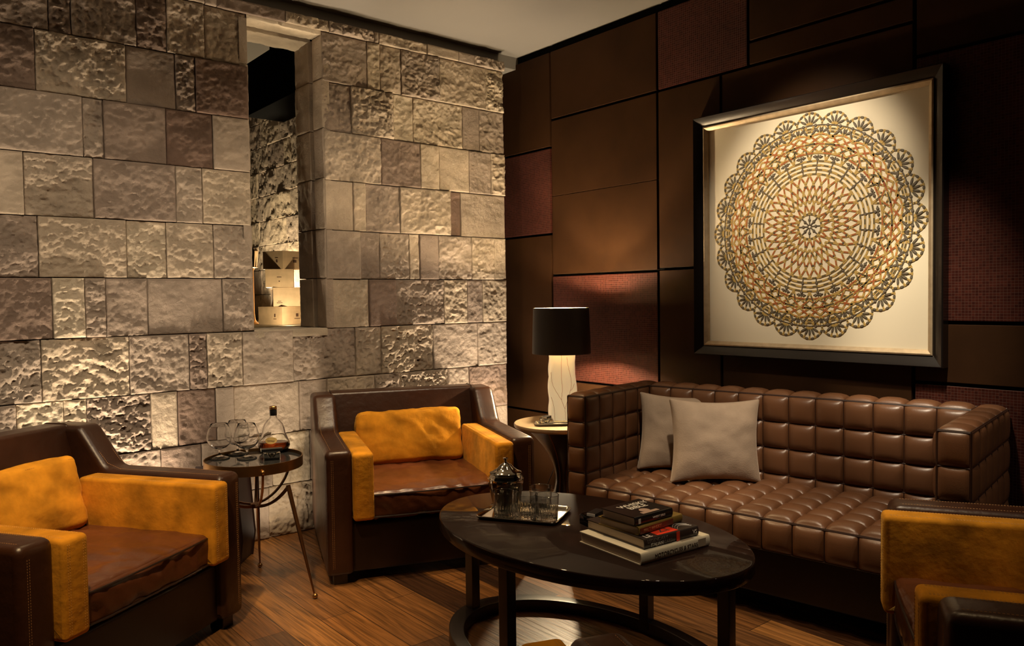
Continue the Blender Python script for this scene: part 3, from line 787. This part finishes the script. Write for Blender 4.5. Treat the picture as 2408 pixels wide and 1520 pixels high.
# scatter cushions on the sofa
def scatter(name_label, loc, rz, lean, w_, h_, th, seed, roll=0):
    def shape(Q):
        q = Q.copy(); x = q[..., 0]/(w_/2); z = q[..., 2]/(h_/2)
        pinch = (1-np.abs(x)**2.4).clip(0, 1)**.42*(1-np.abs(z)**2.4).clip(0, 1)**.42
        q[..., 1] = q[..., 1]*(.10+.90*pinch)
        # sides bow inwards between the ears
        q[..., 0] = q[..., 0]*(1-.10*(1-z**2)); q[..., 2] = q[..., 2]*(1-.10*(1-x**2))
        n_ = fbm(x*2.1+seed, z*2.1, seed, 3)-.5
        q[..., 1] = q[..., 1]+n_*.016*(.2+pinch)
        return q
    c = softbox(w_, th, h_, .010, (30, 5, 30), shape=shape)
    Mx = Matrix.Rotation(R(-lean), 4, 'X') @ Matrix.Rotation(roll, 4, 'Y') @ Matrix.Translation((0, 0, h_/2)); moved(c, Mx)
    o = c.build('scatter_cushion', fur, None, angle=89, loc=loc, rot=(0, 0, rz))
    z_ = MB()
    rim = []
    tag(o, name_label, 'cushion', 'taupe cushions on the sofa')
    return o
scatter('square taupe velvety cushion overlapping in front of the other on the sofa', (-.315, -1.86, .408), R(-37.1), 7, .41, .375, .15, 4, R(1.5))
scatter('square taupe velvety cushion behind the other, beside the sofa arm', (-.262, -1.605, .408), R(-40), 9, .385, .37, .13, 9, R(4))

# ------------------------------------------------------------------ oval coffee table
def coffee_table():
    t = thing('oval_coffee_table', 'low oval dark lacquered coffee table between the armchairs', 'table', (-1.351, -2.056, 0), R(-85))
    a, b, h = .608, .381, .46
    m = MB(); m.lathe([(.985, h-.006-.0), (1-.004, h-.003), (.996, h), ][:0]+[(.97, h-.045), (.992, h-.045), (1, h-.040), (1, h-.006), (.997, h-.002), (.990, h)], 96, sx=a, sy=b)
    m.build('tabletop', table_wood, t, angle=50)
    m = MB(); m.lathe_closed([(.86, .0), (.98, .0), (.98, .046), (.86, .046)], 96, sx=a*.96, sy=b*.96)
    m.build('base_ring', black_wood, t, bevel=.004, angle=40)
    for (x, y) in ((a*.875, .03), (-a*.875, -.03), (.03, b*.865), (-.03, -b*.865)):
        l = MB(); l.box(x-.020, x+.020, y-.020, y+.020, .02, h-.035); l.build('leg', black_wood, t, bevel=.003)
coffee_table()

# things on the coffee table
TZ = .46
def rect_path(hx, hy, r, k=6):
    pts = []
    for (cx, cy, a0) in ((hx-r, hy-r, 0), (-hx+r, hy-r, 90), (-hx+r, -hy+r, 180), (hx-r, -hy+r, 270)):
        for i in range(k+1):
            a = R(a0+90*i/k); pts.append((cx+r*math.cos(a), cy+r*math.sin(a)))
    return pts
def tray(name, label, loc, rz, L, W_, cat='tray'):
    m = MB(); rings = [(1.0, .0), (1.0, .004), (0, 0)]
    prof = [(-.030, .002), (-.012, .002), (-.004, .010), (.0, .013), (.002, .011), (-.002, .004), (-.010, .0), (-.030, .0)]
    hx, hy = L/2, W_/2; r = .022; vs = []; fs = []; n = None
    for (off, z_) in prof:
        p = rect_path(hx+off, hy+off, max(.004, r+off)); n = len(p); vs += [(x, y, z_) for x, y in p]
    K_ = len(prof)
    for k in range(K_-1):
        for i in range(n): j = (i+1) % n; fs.append((k*n+i, k*n+j, (k+1)*n+j, (k+1)*n+i))
    fs.append(tuple(range(n))); fs.append(tuple((K_-1)*n+i for i in range(n))[::-1])
    m.add(vs, fs)
    o = m.build(name, silver, None, angle=35, loc=loc, rot=(0, 0, rz))
    tag(o, label, cat)
    return o
trz = math.atan2(-.248, .147)
tray('serving_tray', 'rectangular silver tray holding the ice bucket and tumblers on the oval table', (-1.395, -1.806, TZ), trz, .30, .215)

def ice_bucket():
    t = thing('ice_bucket', 'lidded polished metal ice bucket on the silver tray of the oval table', 'ice bucket', (-1.385, -1.690, TZ+.0036))
    m = MB(); m.lathe([(.040, .0), (.046, .002), (.054, .030), (.064, .075), (.0670, .098), (.0655, .116), (.058, .127), (.056, .127), (.054, .100), (.042, .02), (.001, .01)], 48)
    o = m.build('body', steel, t, angle=50)
    m = MB()
    m.tube([(0.0672*math.cos(2*PI*k/40), 0.0672*math.sin(2*PI*k/40), .109) for k in range(40)], .0012, 6, closed=True); m.build('band', steel, o)
    m = MB(); m.lathe([(.0565, .127), (.061, .130), (.058, .134), (.044, .139), (.030, .150), (.021, .160), (.010, .166), (.0055, .170), (.0055, .178), (.0095, .180), (.0095, .185), (.001, .186)], 48)
    m.build('lid', steel, t, angle=40)
ice_bucket()

def tumbler(loc, label, n=22):
    """short whisky glass with cut flutes in the lower half"""
    H_, ro, th = .088, .0425, .0022; m = MB(); prof = [(.0355, 0), (.037, .0015)]
    for i in range(13): z_ = .004+.084*i/12; prof.append((.037+.0055*(z_/H_), z_))
    prof += [(.0425-.0008, H_+.0006), (.0425-th, H_-.0006)]
    for i in range(9): z_ = .082-.066*i/8; prof.append((.037+.0055*(z_/H_)-th-(.0012 if z_ < .045 else 0), z_))
    prof += [(.020, .0125), (.0005, .0115)]
    ns = 88; vs = []; P = len(prof)
    for pi2, (r_, z_) in enumerate(prof):
        for k in range(ns):
            a = 2*PI*k/ns; rr = r_
            if 2 <= pi2 <= 14 and z_ < .050:
                cut = min(1, (.050-z_)/.012); rr = r_-.0016*cut*abs(math.cos(a*11))*(1+.4*math.cos(z_*520+(k//4 % 2)*PI))
            vs.append((rr*math.cos(a), rr*math.sin(a), z_))
    fs = []
    for i in range(P-1):
        for k in range(ns): l = (k+1) % ns; fs.append((i*ns+k, i*ns+l, (i+1)*ns+l, (i+1)*ns+k))
    fs.append(tuple(range(ns))[::-1]); fs.append(tuple((P-1)*ns+k for k in range(ns))); m.add(vs, fs)
    o = m.build('whisky_tumbler', cut_glass, None, angle=25, loc=loc)
    return tag(o, label, 'glass', 'cut glass tumblers on the silver tray')
tumbler((-1.463, -1.776, TZ+.003), 'cut glass tumbler standing right in front of the ice bucket on the tray')
tumbler((-1.427, -1.853, TZ+.003), 'cut glass tumbler in the middle of the front row on the tray')
tumbler((-1.379, -1.912, TZ+.003), 'cut glass tumbler in the front row at the tray end nearest the books')
tumbler((-1.318, -1.812, TZ+.003), 'cut glass tumbler standing behind the front row of the tray')

# glass ashtray with a long matchbox across it (three places)
def ashtray(loc, rz, label, mlabel, w_=.085, mz=0, mrot=0, mlen=.068):
    t = thing('glass_ashtray', label, 'ashtray', loc, rz)
    m = MB(); hx = w_/2; n = None; prof = [(0, 0), (.0, .030), (-.004, .034), (-.012, .034), (-.018, .020), (-.024, .010)]; vs = []; fs = []
    for (off, z_) in prof:
        p = rect_path(hx+off, hx+off, .012 if off > -.01 else .010, 5); n = len(p); vs += [(x, y, z_) for x, y in p]
    for k in range(len(prof)-1):
        for i in range(n): j = (i+1) % n; fs.append((k*n+i, k*n+j, (k+1)*n+j, (k+1)*n+i))
    fs.append(tuple(range(n))[::-1]); fs.append(tuple((len(prof)-1)*n+i for i in range(n))); m.add(vs, fs)
    m.build('bowl', cut_glass, t, angle=30)
    b = thing('matchbox', mlabel, 'matchbox', (loc[0], loc[1], loc[2]+.0345), rz+mrot)
    m = MB(); m.box(-mlen/2, mlen/2, -.017, .017, 0, .011); m.build('sleeve', black_plastic, b, bevel=.0006)
    m = MB(); m.box(-mlen/2-.0014, -mlen/2+.001, -.0155, .0155, .001, .010); m.build('tray_end', white_card, b, smooth=False)
ashtray((-1.288, -2.062, TZ), R(-12), 'square glass ashtray beside the books on the oval table', 'black matchbox with white end across the ashtray beside the books', .088, 0, R(28))

# books
def lettering(txt, size, m, parent, loc, rot, ext=.0003, align='LEFT', name='title'):
    c = bpy.data.curves.new(name, 'FONT'); c.body = txt; c.size = size; c.extrude = ext; c.align_x = align; c.align_y = 'CENTER'
    tmp = bpy.data.objects.new('tmp_text', c); COL.objects.link(tmp)
    dg = bpy.context.evaluated_depsgraph_get(); dg.update()
    me = bpy.data.meshes.new_from_object(tmp.evaluated_get(dg)); bpy.data.objects.remove(tmp); bpy.data.curves.remove(c)
    me.materials.clear(); me.materials.append(m); me.name = name
    o = bpy.data.objects.new(name, me); link(o, parent); o.location = loc; o.rotation_euler = rot; o['kind'] = 'stuff'
    return o
def book(label, loc, rz, L, D, H_, cover, spine_m=None, curved=.0):
    """L along the spine (x), D away from the spine (y), spine face at y=0"""
    t = thing('book', label, 'book', loc, rz, 'books stacked on the oval table')
    c = MB(); ct = .0028
    c.box(0, L, .0, D, 0, ct); c.box(0, L, 0, D, H_-ct, H_)
    # rounded spine
    vs = []; n = 8
    for i in range(n+1):
        a = -PI/2+PI*i/n; vs.append((-(0), -.006*math.cos(a), H_/2+H_/2*math.sin(a)))
    outer = [(y, z_) for (_, y, z_) in vs]; inner = [(y+.003, H_/2+(z_-H_/2)*.9) for (y, z_) in outer][::-1]
    pr = outer+inner; N_ = len(pr)
    c.add([(0, y, z_) for y, z_ in pr]+[(L, y, z_) for y, z_ in pr], [tuple(range(N_)), tuple(range(N_, 2*N_))[::-1]]+[(i, (i+1) % N_, N_+(i+1) % N_, N_+i) for i in range(N_)])
    c.build('cover', cover, t, angle=50, doubles=False)
    p = MB(); p.box(.004, L-.004, .002, D-.004, ct, H_-ct); p.build('pages', page_m, t, smooth=False)
    return t
black_cov = simple('black_book_cover', (.010, .009, .009), .28, coat=.3)
black_cov2 = simple('charcoal_book_cover', (.028, .020, .018), .35, coat=.2)
olive_cov = simple('olive_book_cover', (.20, .13, .03), .35, coat=.3)
red_ink = simple('red_cover_print', (.75, .05, .018), .4, coat=.3); maroon = simple('maroon_spine', (.17, .028, .012), .4, coat=.3)
white_ink = simple('white_print', (.80, .76, .70), .5); grey_ink = simple('grey_print', (.16, .14, .13), .5); dark_ink = simple('dark_print', (.06, .04, .03), .6)
gold_ink = simple('gold_print', (.62, .30, .14), .5); skin_print = simple('portrait_print', (.36, .25, .20), .5)
RS = (R(90), 0, 0)
b1 = book('largest book at the bottom of the stack, white linen cover lettered MOTORCYCLES & STARS', (-1.489, -2.436, TZ), R(-4.4), .300, .272, .035, linen)
lettering('MOTORCYCLES & STARS', .0170, dark_ink, b1, (.055, -.0064, .0165), RS)
m = MB(); m.box(.18, .235, .0005, .05, .0352, .0356); m.box(.245, .28, -.0063, -.0060, .006, .030)
m.build('printed_patch', simple('sepia_print', (.30, .24, .17), .7), b1, smooth=False)
b2 = book('black book lettered LEGENDARY ITALIAN CARS with a red patch, second from the bottom', (-1.456, -2.420, TZ+.0355), R(-5.5), .232, .262, .031, black_cov2)
lettering('LEGENDARY', .0150, grey_ink, b2, (.012, -.0064, .0215), RS); lettering('ITALIAN', .0140, white_ink, b2, (.026, -.0064, .0088), RS); lettering('CARS', .0140, grey_ink, b2, (.081, -.0064, .0088), RS)
lettering('VS', .018, white_ink, b2, (.205, -.0064, .016), RS)
m = MB(); m.box(.062, .150, .002, .062, .0312, .0315); m.box(.134, .148, -.0064, -.0060, .001, .030); m.build('red_panel', red_ink, b2, smooth=False)
lettering('ZI', .050, dark_ink, b2, (.085, .030, .0317), (0, 0, 0)); lettering('LE', .030, white_ink, b2, (.015, .012, .0313), (0, 0, 0))
m = MB()
for k in range(3): m.tube([(.155+.062*i/10, .030+.022*math.sin(PI*i/10)-.010*k, .0314) for i in range(11)], .0012, 4)
m.build('wheel_print', simple('chrome_print', (.35, .32, .30), .4), b2)
b3 = book('olive book with a maroon spine lettered MALT WHISKY, third in the stack', (-1.443, -2.388, TZ+.0670), R(1.5), .214, .160, .026, olive_cov)
m = MB(); m.box(.004, .165, -.0066, -.0058, .003, .021); m.build('spine_band', maroon, b3, smooth=False)
lettering('MALT WHISKY', .0130, gold_ink, b3, (.020, -.0070, .012), RS)
b4 = book('small black book on top of the stack with WHISKY BIBLE on its spine', (-1.449, -2.378, TZ+.0935), R(-1.5), .172, .138, .028, black_cov)
lettering('WHISKY BIBLE', .0090, white_ink, b4, (.078, -.0064, .014), RS)
m = MB(); m.box(.014, .024, -.0066, -.0060, .006, .021); m.build('spine_badge', white_ink, b4, smooth=False)
lettering('WHISKY', .034, white_ink, b4, (.040, .100, .0284), (0, 0, 0)); lettering('BIBLE', .034, white_ink, b4, (.055, .072, .0284), (0, 0, 0))
m = MB(); m.lathe([(.001, .0284), (.018, .0284), (.017, .0287), (.001, .0289)], 20, (.085, .034)); m.box(.05, .125, .006, .022, .0283, .0286); m.build('portrait_print', skin_print, b4, smooth=False)
lettering('7.50', .010, white_ink, b4, (.030, .020, .0284), (0, 0, 0), name='small_print') if False else None

# ------------------------------------------------------------------ brass side table
def side_table():
    c0 = (-1.951, -.674); t = thing('brass_side_table', 'round brass tray table on three slim legs between the two armchairs by the stone wall', 'side table', (c0[0], c0[1], 0))
    r0 = .203
    m = MB(); m.lathe_closed([(r0-.004, .537), (r0, .537), (r0, .580), (r0-.004, .580)], 72); m.build('tray_rim', brass, t, bevel=.001, angle=40)
    m = MB(); m.lathe([(r0-.004, .560), (r0-.0045, .566), (.001, .566)], 72); m.build('mirror_top', chrome_dark, t, angle=40)
    def flat(pts, wd, th):
        # bar of rectangular section in the vertical plane through the axis
        mb = MB(); P = [Vector(p) for p in pts]; n = len(P); vs = []; fs = []
        for i, p in enumerate(P):
            tt = (P[min(i+1, n-1)]-P[max(i-1, 0)]).normalized(); side = Vector((-math.sin(az), math.cos(az), 0)); nn = tt.cross(side)
            for (s, q) in ((-1, -1), (1, -1), (1, 1), (-1, 1)): vs.append(p+side*s*wd/2+nn*q*th/2)
        for i in range(n-1):
            for k in range(4): l = (k+1) % 4; fs.append((i*4+k, i*4+l, (i+1)*4+l, (i+1)*4+k))
        fs.append((3, 2, 1, 0)); fs.append(tuple((n-1)*4+k for k in range(4))); mb.add(vs, fs); return mb
    HUB = .375
    for az in (R(-102), R(20), R(140)):
        ca, sa = math.cos(az), math.sin(az)
        pts = [((r0+.004)*math.cos(a)*ca, (r0+.004)*math.cos(a)*sa, .550-(.550-HUB)*math.sin(a)) for a in np.linspace(0, PI/2, 15)]
        o = flat(pts, .010, .008).build('support_arc', bronze, t, bevel=.001)
        s = MB(); s.sphere(((r0+.006)*ca, (r0+.006)*sa, .552), .0105); s.build('ball_finial', brass, o)
    for az in (R(-60), R(66), R(184)):
        ca, sa = math.cos(az), math.sin(az)
        pts = [(.172*k/10*ca, .172*k/10*sa, HUB-.008+.095*(k/10)**2.2) for k in range(11)]
        o = flat(pts, .012, .012).build('lower_arc', bronze, t, bevel=.001)
        m = MB(); top = Vector((.172*ca, .172*sa, HUB+.095)); bot = Vector((.292*ca, .292*sa, .014))
        m.tube([top, top*.5+bot*.5, bot], [.010, .0085, .0035], 8); m.build('leg', bronze, t, angle=40)
        s = MB(); s.sphere((.295*ca, .295*sa, .0112), .0112); s.build('ball_foot', brass, t)
    m = MB(); m.lathe([(.001, HUB-.016), (.018, HUB-.014), (.018, HUB+.004), (.001, HUB+.006)], 20); m.build('hub', bronze, t, angle=40)
side_table()
SZT = .5664
def snifter(loc, label):
    t = thing('brandy_snifter', label, 'glass', loc, 0, 'brandy glasses on the brass side table')
    H_ = .150; m = MB()
    out = [(.001, .0), (.036, .0005), (.037, .0018), (.030, .0045), (.014, .0085), (.0058, .014), (.0045, .024), (.0055, .034), (.012, .0395), (.030, .047), (.044, .060), (.0515, .077), (.053, .090), (.050, .108), (.043, .130), (.036, .148), (.0352, .1492)]
    inn = [(.0344, .148), (.0415, .130), (.0487, .108), (.0517, .090), (.0502, .077), (.0427, .061), (.0285, .0495), (.012, .0425), (.001, .0405)]
    m.lathe(out+inn, 48); m.build('bowl', glass, t, angle=60)
    return t
def coaster(loc, i, lab):
    m = MB(); m.lathe([(.001, 0), (.040, 0), (.041, .001), (.041, .0022), (.040, .003), (.001, .003)], 40)
    o = m.build('coaster', rubber, None, loc=loc); tag(o, lab, 'coaster', 'black coasters on the brass side table')
sn = [((-2.050, -.542), 'brandy snifter on the side table farthest from the bottle'), ((-1.962, -.625), 'brandy snifter at the front of the side table beside the ashtray'), ((-1.958, -.505), 'brandy snifter at the back of the side table, overlapped by the front one')]
cl = ['black coaster under the snifter farthest from the bottle', 'black coaster under the front snifter beside the ashtray', 'black coaster under the rear snifter']
for k, ((x, y), lab) in enumerate(sn):
    coaster((x, y, SZT), k, cl[k]); snifter((x, y, SZT+.0032), lab)

def bottle():
    t = thing('cognac_bottle', 'bulbous cognac bottle one third full with an oval cream label on the side table', 'bottle', (-1.815, -.563, SZT+.0005), R(-39.7)); t.scale = (1.1, 1.1, 1.1)
    # widths across (x) and depth (y)
    prof = [(.001, .003), (.030, .0), (.045, .003), (.060, .014), (.0655, .028), (.064, .042), (.055, .060), (.048, .078), (.044, .098), (.038, .116), (.026, .130), (.0155, .138), (.0135, .146), (.0125, .160), (.0125, .172), (.0105, .173)]
    inn = [(.0100, .160), (.0110, .146), (.0130, .139), (.0235, .128), (.0355, .114), (.0415, .097), (.0455, .078), (.0525, .059), (.0612, .042), (.0627, .028), (.057, .0155), (.042, .007), (.028, .005), (.001, .007)]
    m = MB(); m.lathe(prof+inn, 56, sx=1, sy=.62); m.build('glass', glass, t, angle=60)
    lq = [(.001, .0078), (.0275, .0058), (.0415, .0078), (.0563, .0163), (.0619, .028), (.0604, .042), (.001, .0425)]
    m = MB(); m.lathe(lq, 56, sx=.997, sy=.615); m.build('cognac', cognac_m, t, angle=40)
    m = MB(); m.lathe([(.0140, .150), (.0142, .151), (.0142, .1735), (.0136, .1745), (.001, .1745)], 32); m.build('neck_foil', black_plastic, t, angle=40)
    m = MB(); m.lathe([(.0115, .1745), (.0150, .1755), (.0150, .1800), (.0135, .1830), (.0150, .1860), (.0130, .1885), (.001, .189)], 24); m.build('stopper', brass, t, angle=40)
    # oval label curved on the front
    m = MB(); n = 28; vs = [(0, -.0395, .053)]
    for k in range(n):
        a = 2*PI*k/n; x = .024*math.cos(a); z_ = .053+.0135*math.sin(a)
        vs.append((x, -.0395+x*x*9+abs(z_-.053)*-.0+(z_-.053)*.32, z_))
    m.add(vs, [(0, 1+k, 1+(k+1) % n) for k in range(n)]); lb = m.build('label', simple('cream_label', (.62, .44, .16), .6), t, smooth=True)
    lettering('Hennessy', .0085, dark_ink, lb, (0, -.0402, .0528), (R(72), 0, 0), .0002, 'CENTER', 'lettering')
bottle()
ashtray((-1.884, -.705, SZT), R(-20), 'square glass ashtray near the front rim of the brass side table', 'long black matchbox on the side table ashtray below the bottle', .070, 0, R(2), .088)

# dark wooden box behind the side table
m = MB()
pf = [(-.11, 0), (.11, 0), (.125, .12), (.105, .40), (.075, .47), (-.075, .47), (-.105, .40), (-.125, .12)]
n = len(pf); m.add([(x, -.09, z_) for x, z_ in pf]+[(x, .09, z_) for x, z_ in pf], [tuple(range(n)), tuple(range(n, 2*n))[::-1]]+[(i, (i+1) % n, n+(i+1) % n, n+i) for i in range(n)])
o = m.build('wooden_floor_box', brownbox, None, bevel=.008, loc=(-1.93, -.19, 0), rot=(0, 0, R(-39.7)))
tag(o, 'dark reddish wooden box standing on the floor behind the brass side table', 'box')

# ------------------------------------------------------------------ lamp table, lamp, tray
def lamp_table():
    t = thing('round_lamp_table', 'round pale topped table with a dark waisted pedestal beside the sofa arm', 'side table', (-.29, -.842, 0))
    m = MB(); m.lathe([(.25, .535), (.262, .538), (.266, .545), (.266, .556), (.263, .560), (.001, .560)], 72); m.build('tabletop', pale_wood, t, angle=40)
    prof = []
    for k in range(25):
        z_ = .535*k/24; u = (z_/.535-.47)/.53; prof.append((.040+.165*abs(u)**1.9, z_))
    m = MB(); m.lathe(prof, 64); m.build('pedestal', black_wood, t, angle=60)
    for k, a in enumerate((R(205), R(285), R(250))):
        m = MB(); m.tube([((r_+.003)*math.cos(a), (r_+.003)*math.sin(a), z_) for r_, z_ in prof], .0035, 6); m.build('edge_highlight_rod', bronze, t)  # bronze rods added to draw the bright edge highlight along the pedestal
lamp_table()
def lamp():
    c0 = (-.215, -.762); z0 = .560
    t = thing('table_lamp', 'lit table lamp with a black drum shade and a cream leaf carved body', 'lamp', (c0[0], c0[1], z0), R(-39.7))
    Hh = .365; hw, hd = .074, .060
    m = MB(); nu = 64; nz = 60; P = []
    def body(a, z_, off=0):
        c, s = math.cos(a), math.sin(a); e = 3.2
        k = 1/((abs(c)**e+abs(s)**e)**(1/e)); tz = z_/Hh
        sc_ = 1.04-.06*tz
        x = c*k*hw*sc_; y = s*k*hd*sc_
        rel = .0055*math.sin(3*a+5.5*tz)*math.sin(PI*tz*1.3)+.0045*math.sin(5*a-9*tz+1)*math.sin(PI*tz)
        ln = math.hypot(x, y); f = (ln+rel+off)/ln
        return (x*f, y*f, z_)
    for i in range(nz+1):
        for j in range(nu): P.append(body(2*PI*j/nu, Hh*i/nz))
    fs = []
    for i in range(nz):
        for j in range(nu): l = (j+1) % nu; fs.append((i*nu+j, i*nu+l, (i+1)*nu+l, (i+1)*nu+j))
    fs.append(tuple(range(nu))[::-1]); fs.append(tuple(nz*nu+j for j in range(nu))); m.add(P, fs)
    bd = m.build('lamp_body', ceramic, t, angle=60)
    # carved leaf outlines on the front (local -y): curves given as (x, z) fractions
    v = MB()
    curves = [[(-.05, 1.0), (-.08, .82), (-.09, .66), (-.02, .52), (-.04, .42), (-.10, .32)],
              [(.36, .97), (.42, .84), (.62, .70), (.70, .56), (.62, .46), (.40, .32), (.18, .18)],
              [(-.86, .74), (-.84, .62), (-.66, .50), (-.36, .40), (-.10, .32), (.16, .18)],
              [(.16, .18), (.20, .08), (.22, .0)], [(-.88, .36), (-.70, .24), (-.62, .10), (-.62, 0)],
              [(.92, .56), (.72, .46), (.62, .46)]]
    def onface(fx, fz):
        # find angle whose x equals fx*hw on the front half
        best = None
        for k in range(121):
            a = -PI+PI*k/120; p = body(a, fz*Hh, .0006)
            d = abs(p[0]-fx*hw*.98)
            if best is None or d < best[0]: best = (d, p)
        return best[1]
    for c in curves:
        pts = []
        for i in range(len(c)-1):
            for k in range(5):
                u = k/5; pts.append((c[i][0]*(1-u)+c[i+1][0]*u, c[i][1]*(1-u)+c[i+1][1]*u))
        pts.append(c[-1])
        for _ in range(3): pts = [pts[0]]+[((pts[i-1][0]+2*pts[i][0]+pts[i+1][0])/4, (pts[i-1][1]+2*pts[i][1]+pts[i+1][1])/4) for i in range(1, len(pts)-1)]+[pts[-1]]
        v.tube([onface(x, z_) for x, z_ in pts], .0009, 5)
    v.build('leaf_vein', vein, bd)
    m = MB(); m.lathe([(.012, Hh), (.012, Hh+.022), (.015, Hh+.024), (.015, Hh+.046), (.001, Hh+.048)], 20); m.build('socket', brass, t)
    rb, rtp, zb_, zt = .165, .157, Hh+.006, Hh+.262
    m = MB(); m.lathe_closed([(rb, zb_), (rtp, zt), (rtp-.002, zt), (rb-.002, zb_)], 64); sh = m.build('lamp_shade', shade_out, t, angle=40)
    m = MB(); m.lathe_closed([(rb-.0025, zb_+.001), (rtp-.0025, zt-.001), (rtp-.0035, zt-.001), (rb-.0035, zb_+.001)], 64); m.build('shade_lining', shade_in, sh, angle=40)
    m = MB()
    for a in (0, PI/3*2, PI/3*4): m.tube([(0.012*math.cos(a), .012*math.sin(a), zt-.03), ((rtp-.003)*math.cos(a), (rtp-.003)*math.sin(a), zt-.012)], .0015, 6)
    m.tube([(0, 0, Hh+.03), (0, 0, zt-.028)], .0018, 6); m.build('shade_holder', brass, t)
    for zz, ps in ((.075, 3600), (.196, 2700)):
        lit = simple('lit_bulb', (1, 1, 1), .5, emis=((1, .76, .45), ps))
        m = MB(); m.sphere((0.0, 0.0, Hh+zz), .021, 20); m.build('bulb', lit, t)
    m = MB(); m.tube([(.03, .064, .004), (.04, .12, .004), (.02, .185, .004), (-.02, .215, -.05), (-.06, .26, -.20), (-.03, .27, -.33), (-.08, .29, -.45), (-.05, .31, -.555)], .0028, 6); m.build('power_cord', cord_m, t)
lamp()
tray('cigar_tray', 'silver tray under the lamp holding the ashtray', (-.383, -.872, .560), R(-38), .20, .115)
ashtray((-.415, -.850, .563), R(-38), 'glass ashtray on the silver tray under the lamp', 'small matchbox on the ashtray under the lamp', .072, 0, R(60), .055)

# ------------------------------------------------------------------ cellar contents
def crate(label, loc, rz, L, D, H_, prints):
    t = thing('wine_crate', label, 'crate', loc, R(rz), 'wine crates stacked on the far counter')
    m = MB(); m.box(0, L, 0, D, 0, H_-.012); m.build('box', crate_m, t, bevel=.002)
    m = MB(); m.box(-.001, L+.001, -.001, D+.001, H_-.012, H_); m.build('lid', crate_m, t, bevel=.0015)
    if prints:
        m = MB()
        for (x0, x1, z0, z1) in prints: m.box(x0, x1, -.0012, .001, z0, z1)
        for (x0, x1, z0, z1) in prints: m.box(-.0012, .001, x0*.5, x1*.5, z0, z1)
        m.build('printed_mark', crate_print, t, smooth=False)
    return t
crate('bottom wine crate of the far stack, darker short side showing', (-.330, 2.780, 1.028), 21.8, .40, .300, .165, [(.15, .22, .05, .056), (.17, .20, .07, .10)])
crate('third wine crate from the top, wide pale front showing', (-.385, 2.845, 1.195), -18, .44, .26, .172, [(.03, .08, .03, .036), (.04, .07, .045, .05)])
crate('second wine crate from the top with a small mark on its front', (-.440, 2.880, 1.369), -25, .245, .33, .165, [(.10, .14, .09, .096), (.115, .125, .05, .06)])
crate('topmost wine crate of the far stack', (-.305, 2.800, 1.536), 21.8, .42, .250, .165, [(.12, .19, .10, .106), (.13, .17, .06, .085)])
def bucket_stand():
    t = thing('champagne_bucket_stand', 'tall brass stand carrying a champagne bucket beside the wine crates', 'bucket stand', (-.452, 3.165, 1.028))
    m = MB(); m.lathe([(.060, 0), (.062, .006), (.050, .016), (.035, .024), (.022, .05), (.018, .09), (.016, .12), (.016, .50), (.020, .51), (.030, .525), (.055, .53), (.055, .536), (.001, .536)], 32); m.build('stand', brass, t, angle=50)
    m = MB(); m.lathe([(.045, .536), (.050, .538), (.066, .70), (.070, .702), (.070, .708), (.064, .708), (.060, .69), (.044, .545), (.001, .543)], 32); m.build('bucket', steel, t, angle=50)
bucket_stand()
m = MB(); m.lathe([(.03, 0), (.05, .004), (.085, .06), (.095, .14), (.088, .20), (.080, .205), (.082, .13), (.03, .01), (.001, .01)], 32)
o = m.build('metal_bowl', brass, None, loc=(-.72, 3.35, 1.028)); tag(o, 'brass bowl on the far counter half hidden by the opening edge', 'bowl')
m = MB(); m.box(-1.0, -.70, .80, 1.80, 2.62, 3.00)  # plain black box high up behind the opening
o = m.build('hanging_black_box', black_paint, None, bevel=.004); tag(o, 'black box hanging high in the room beyond the stone opening', 'cabinet')
for y in (.95, 1.6):
    m = MB(); m.box(-.87, -.83, y, y+.04, 2.92, 3.462); m.build('hanger_rod', black_paint, o, smooth=False)
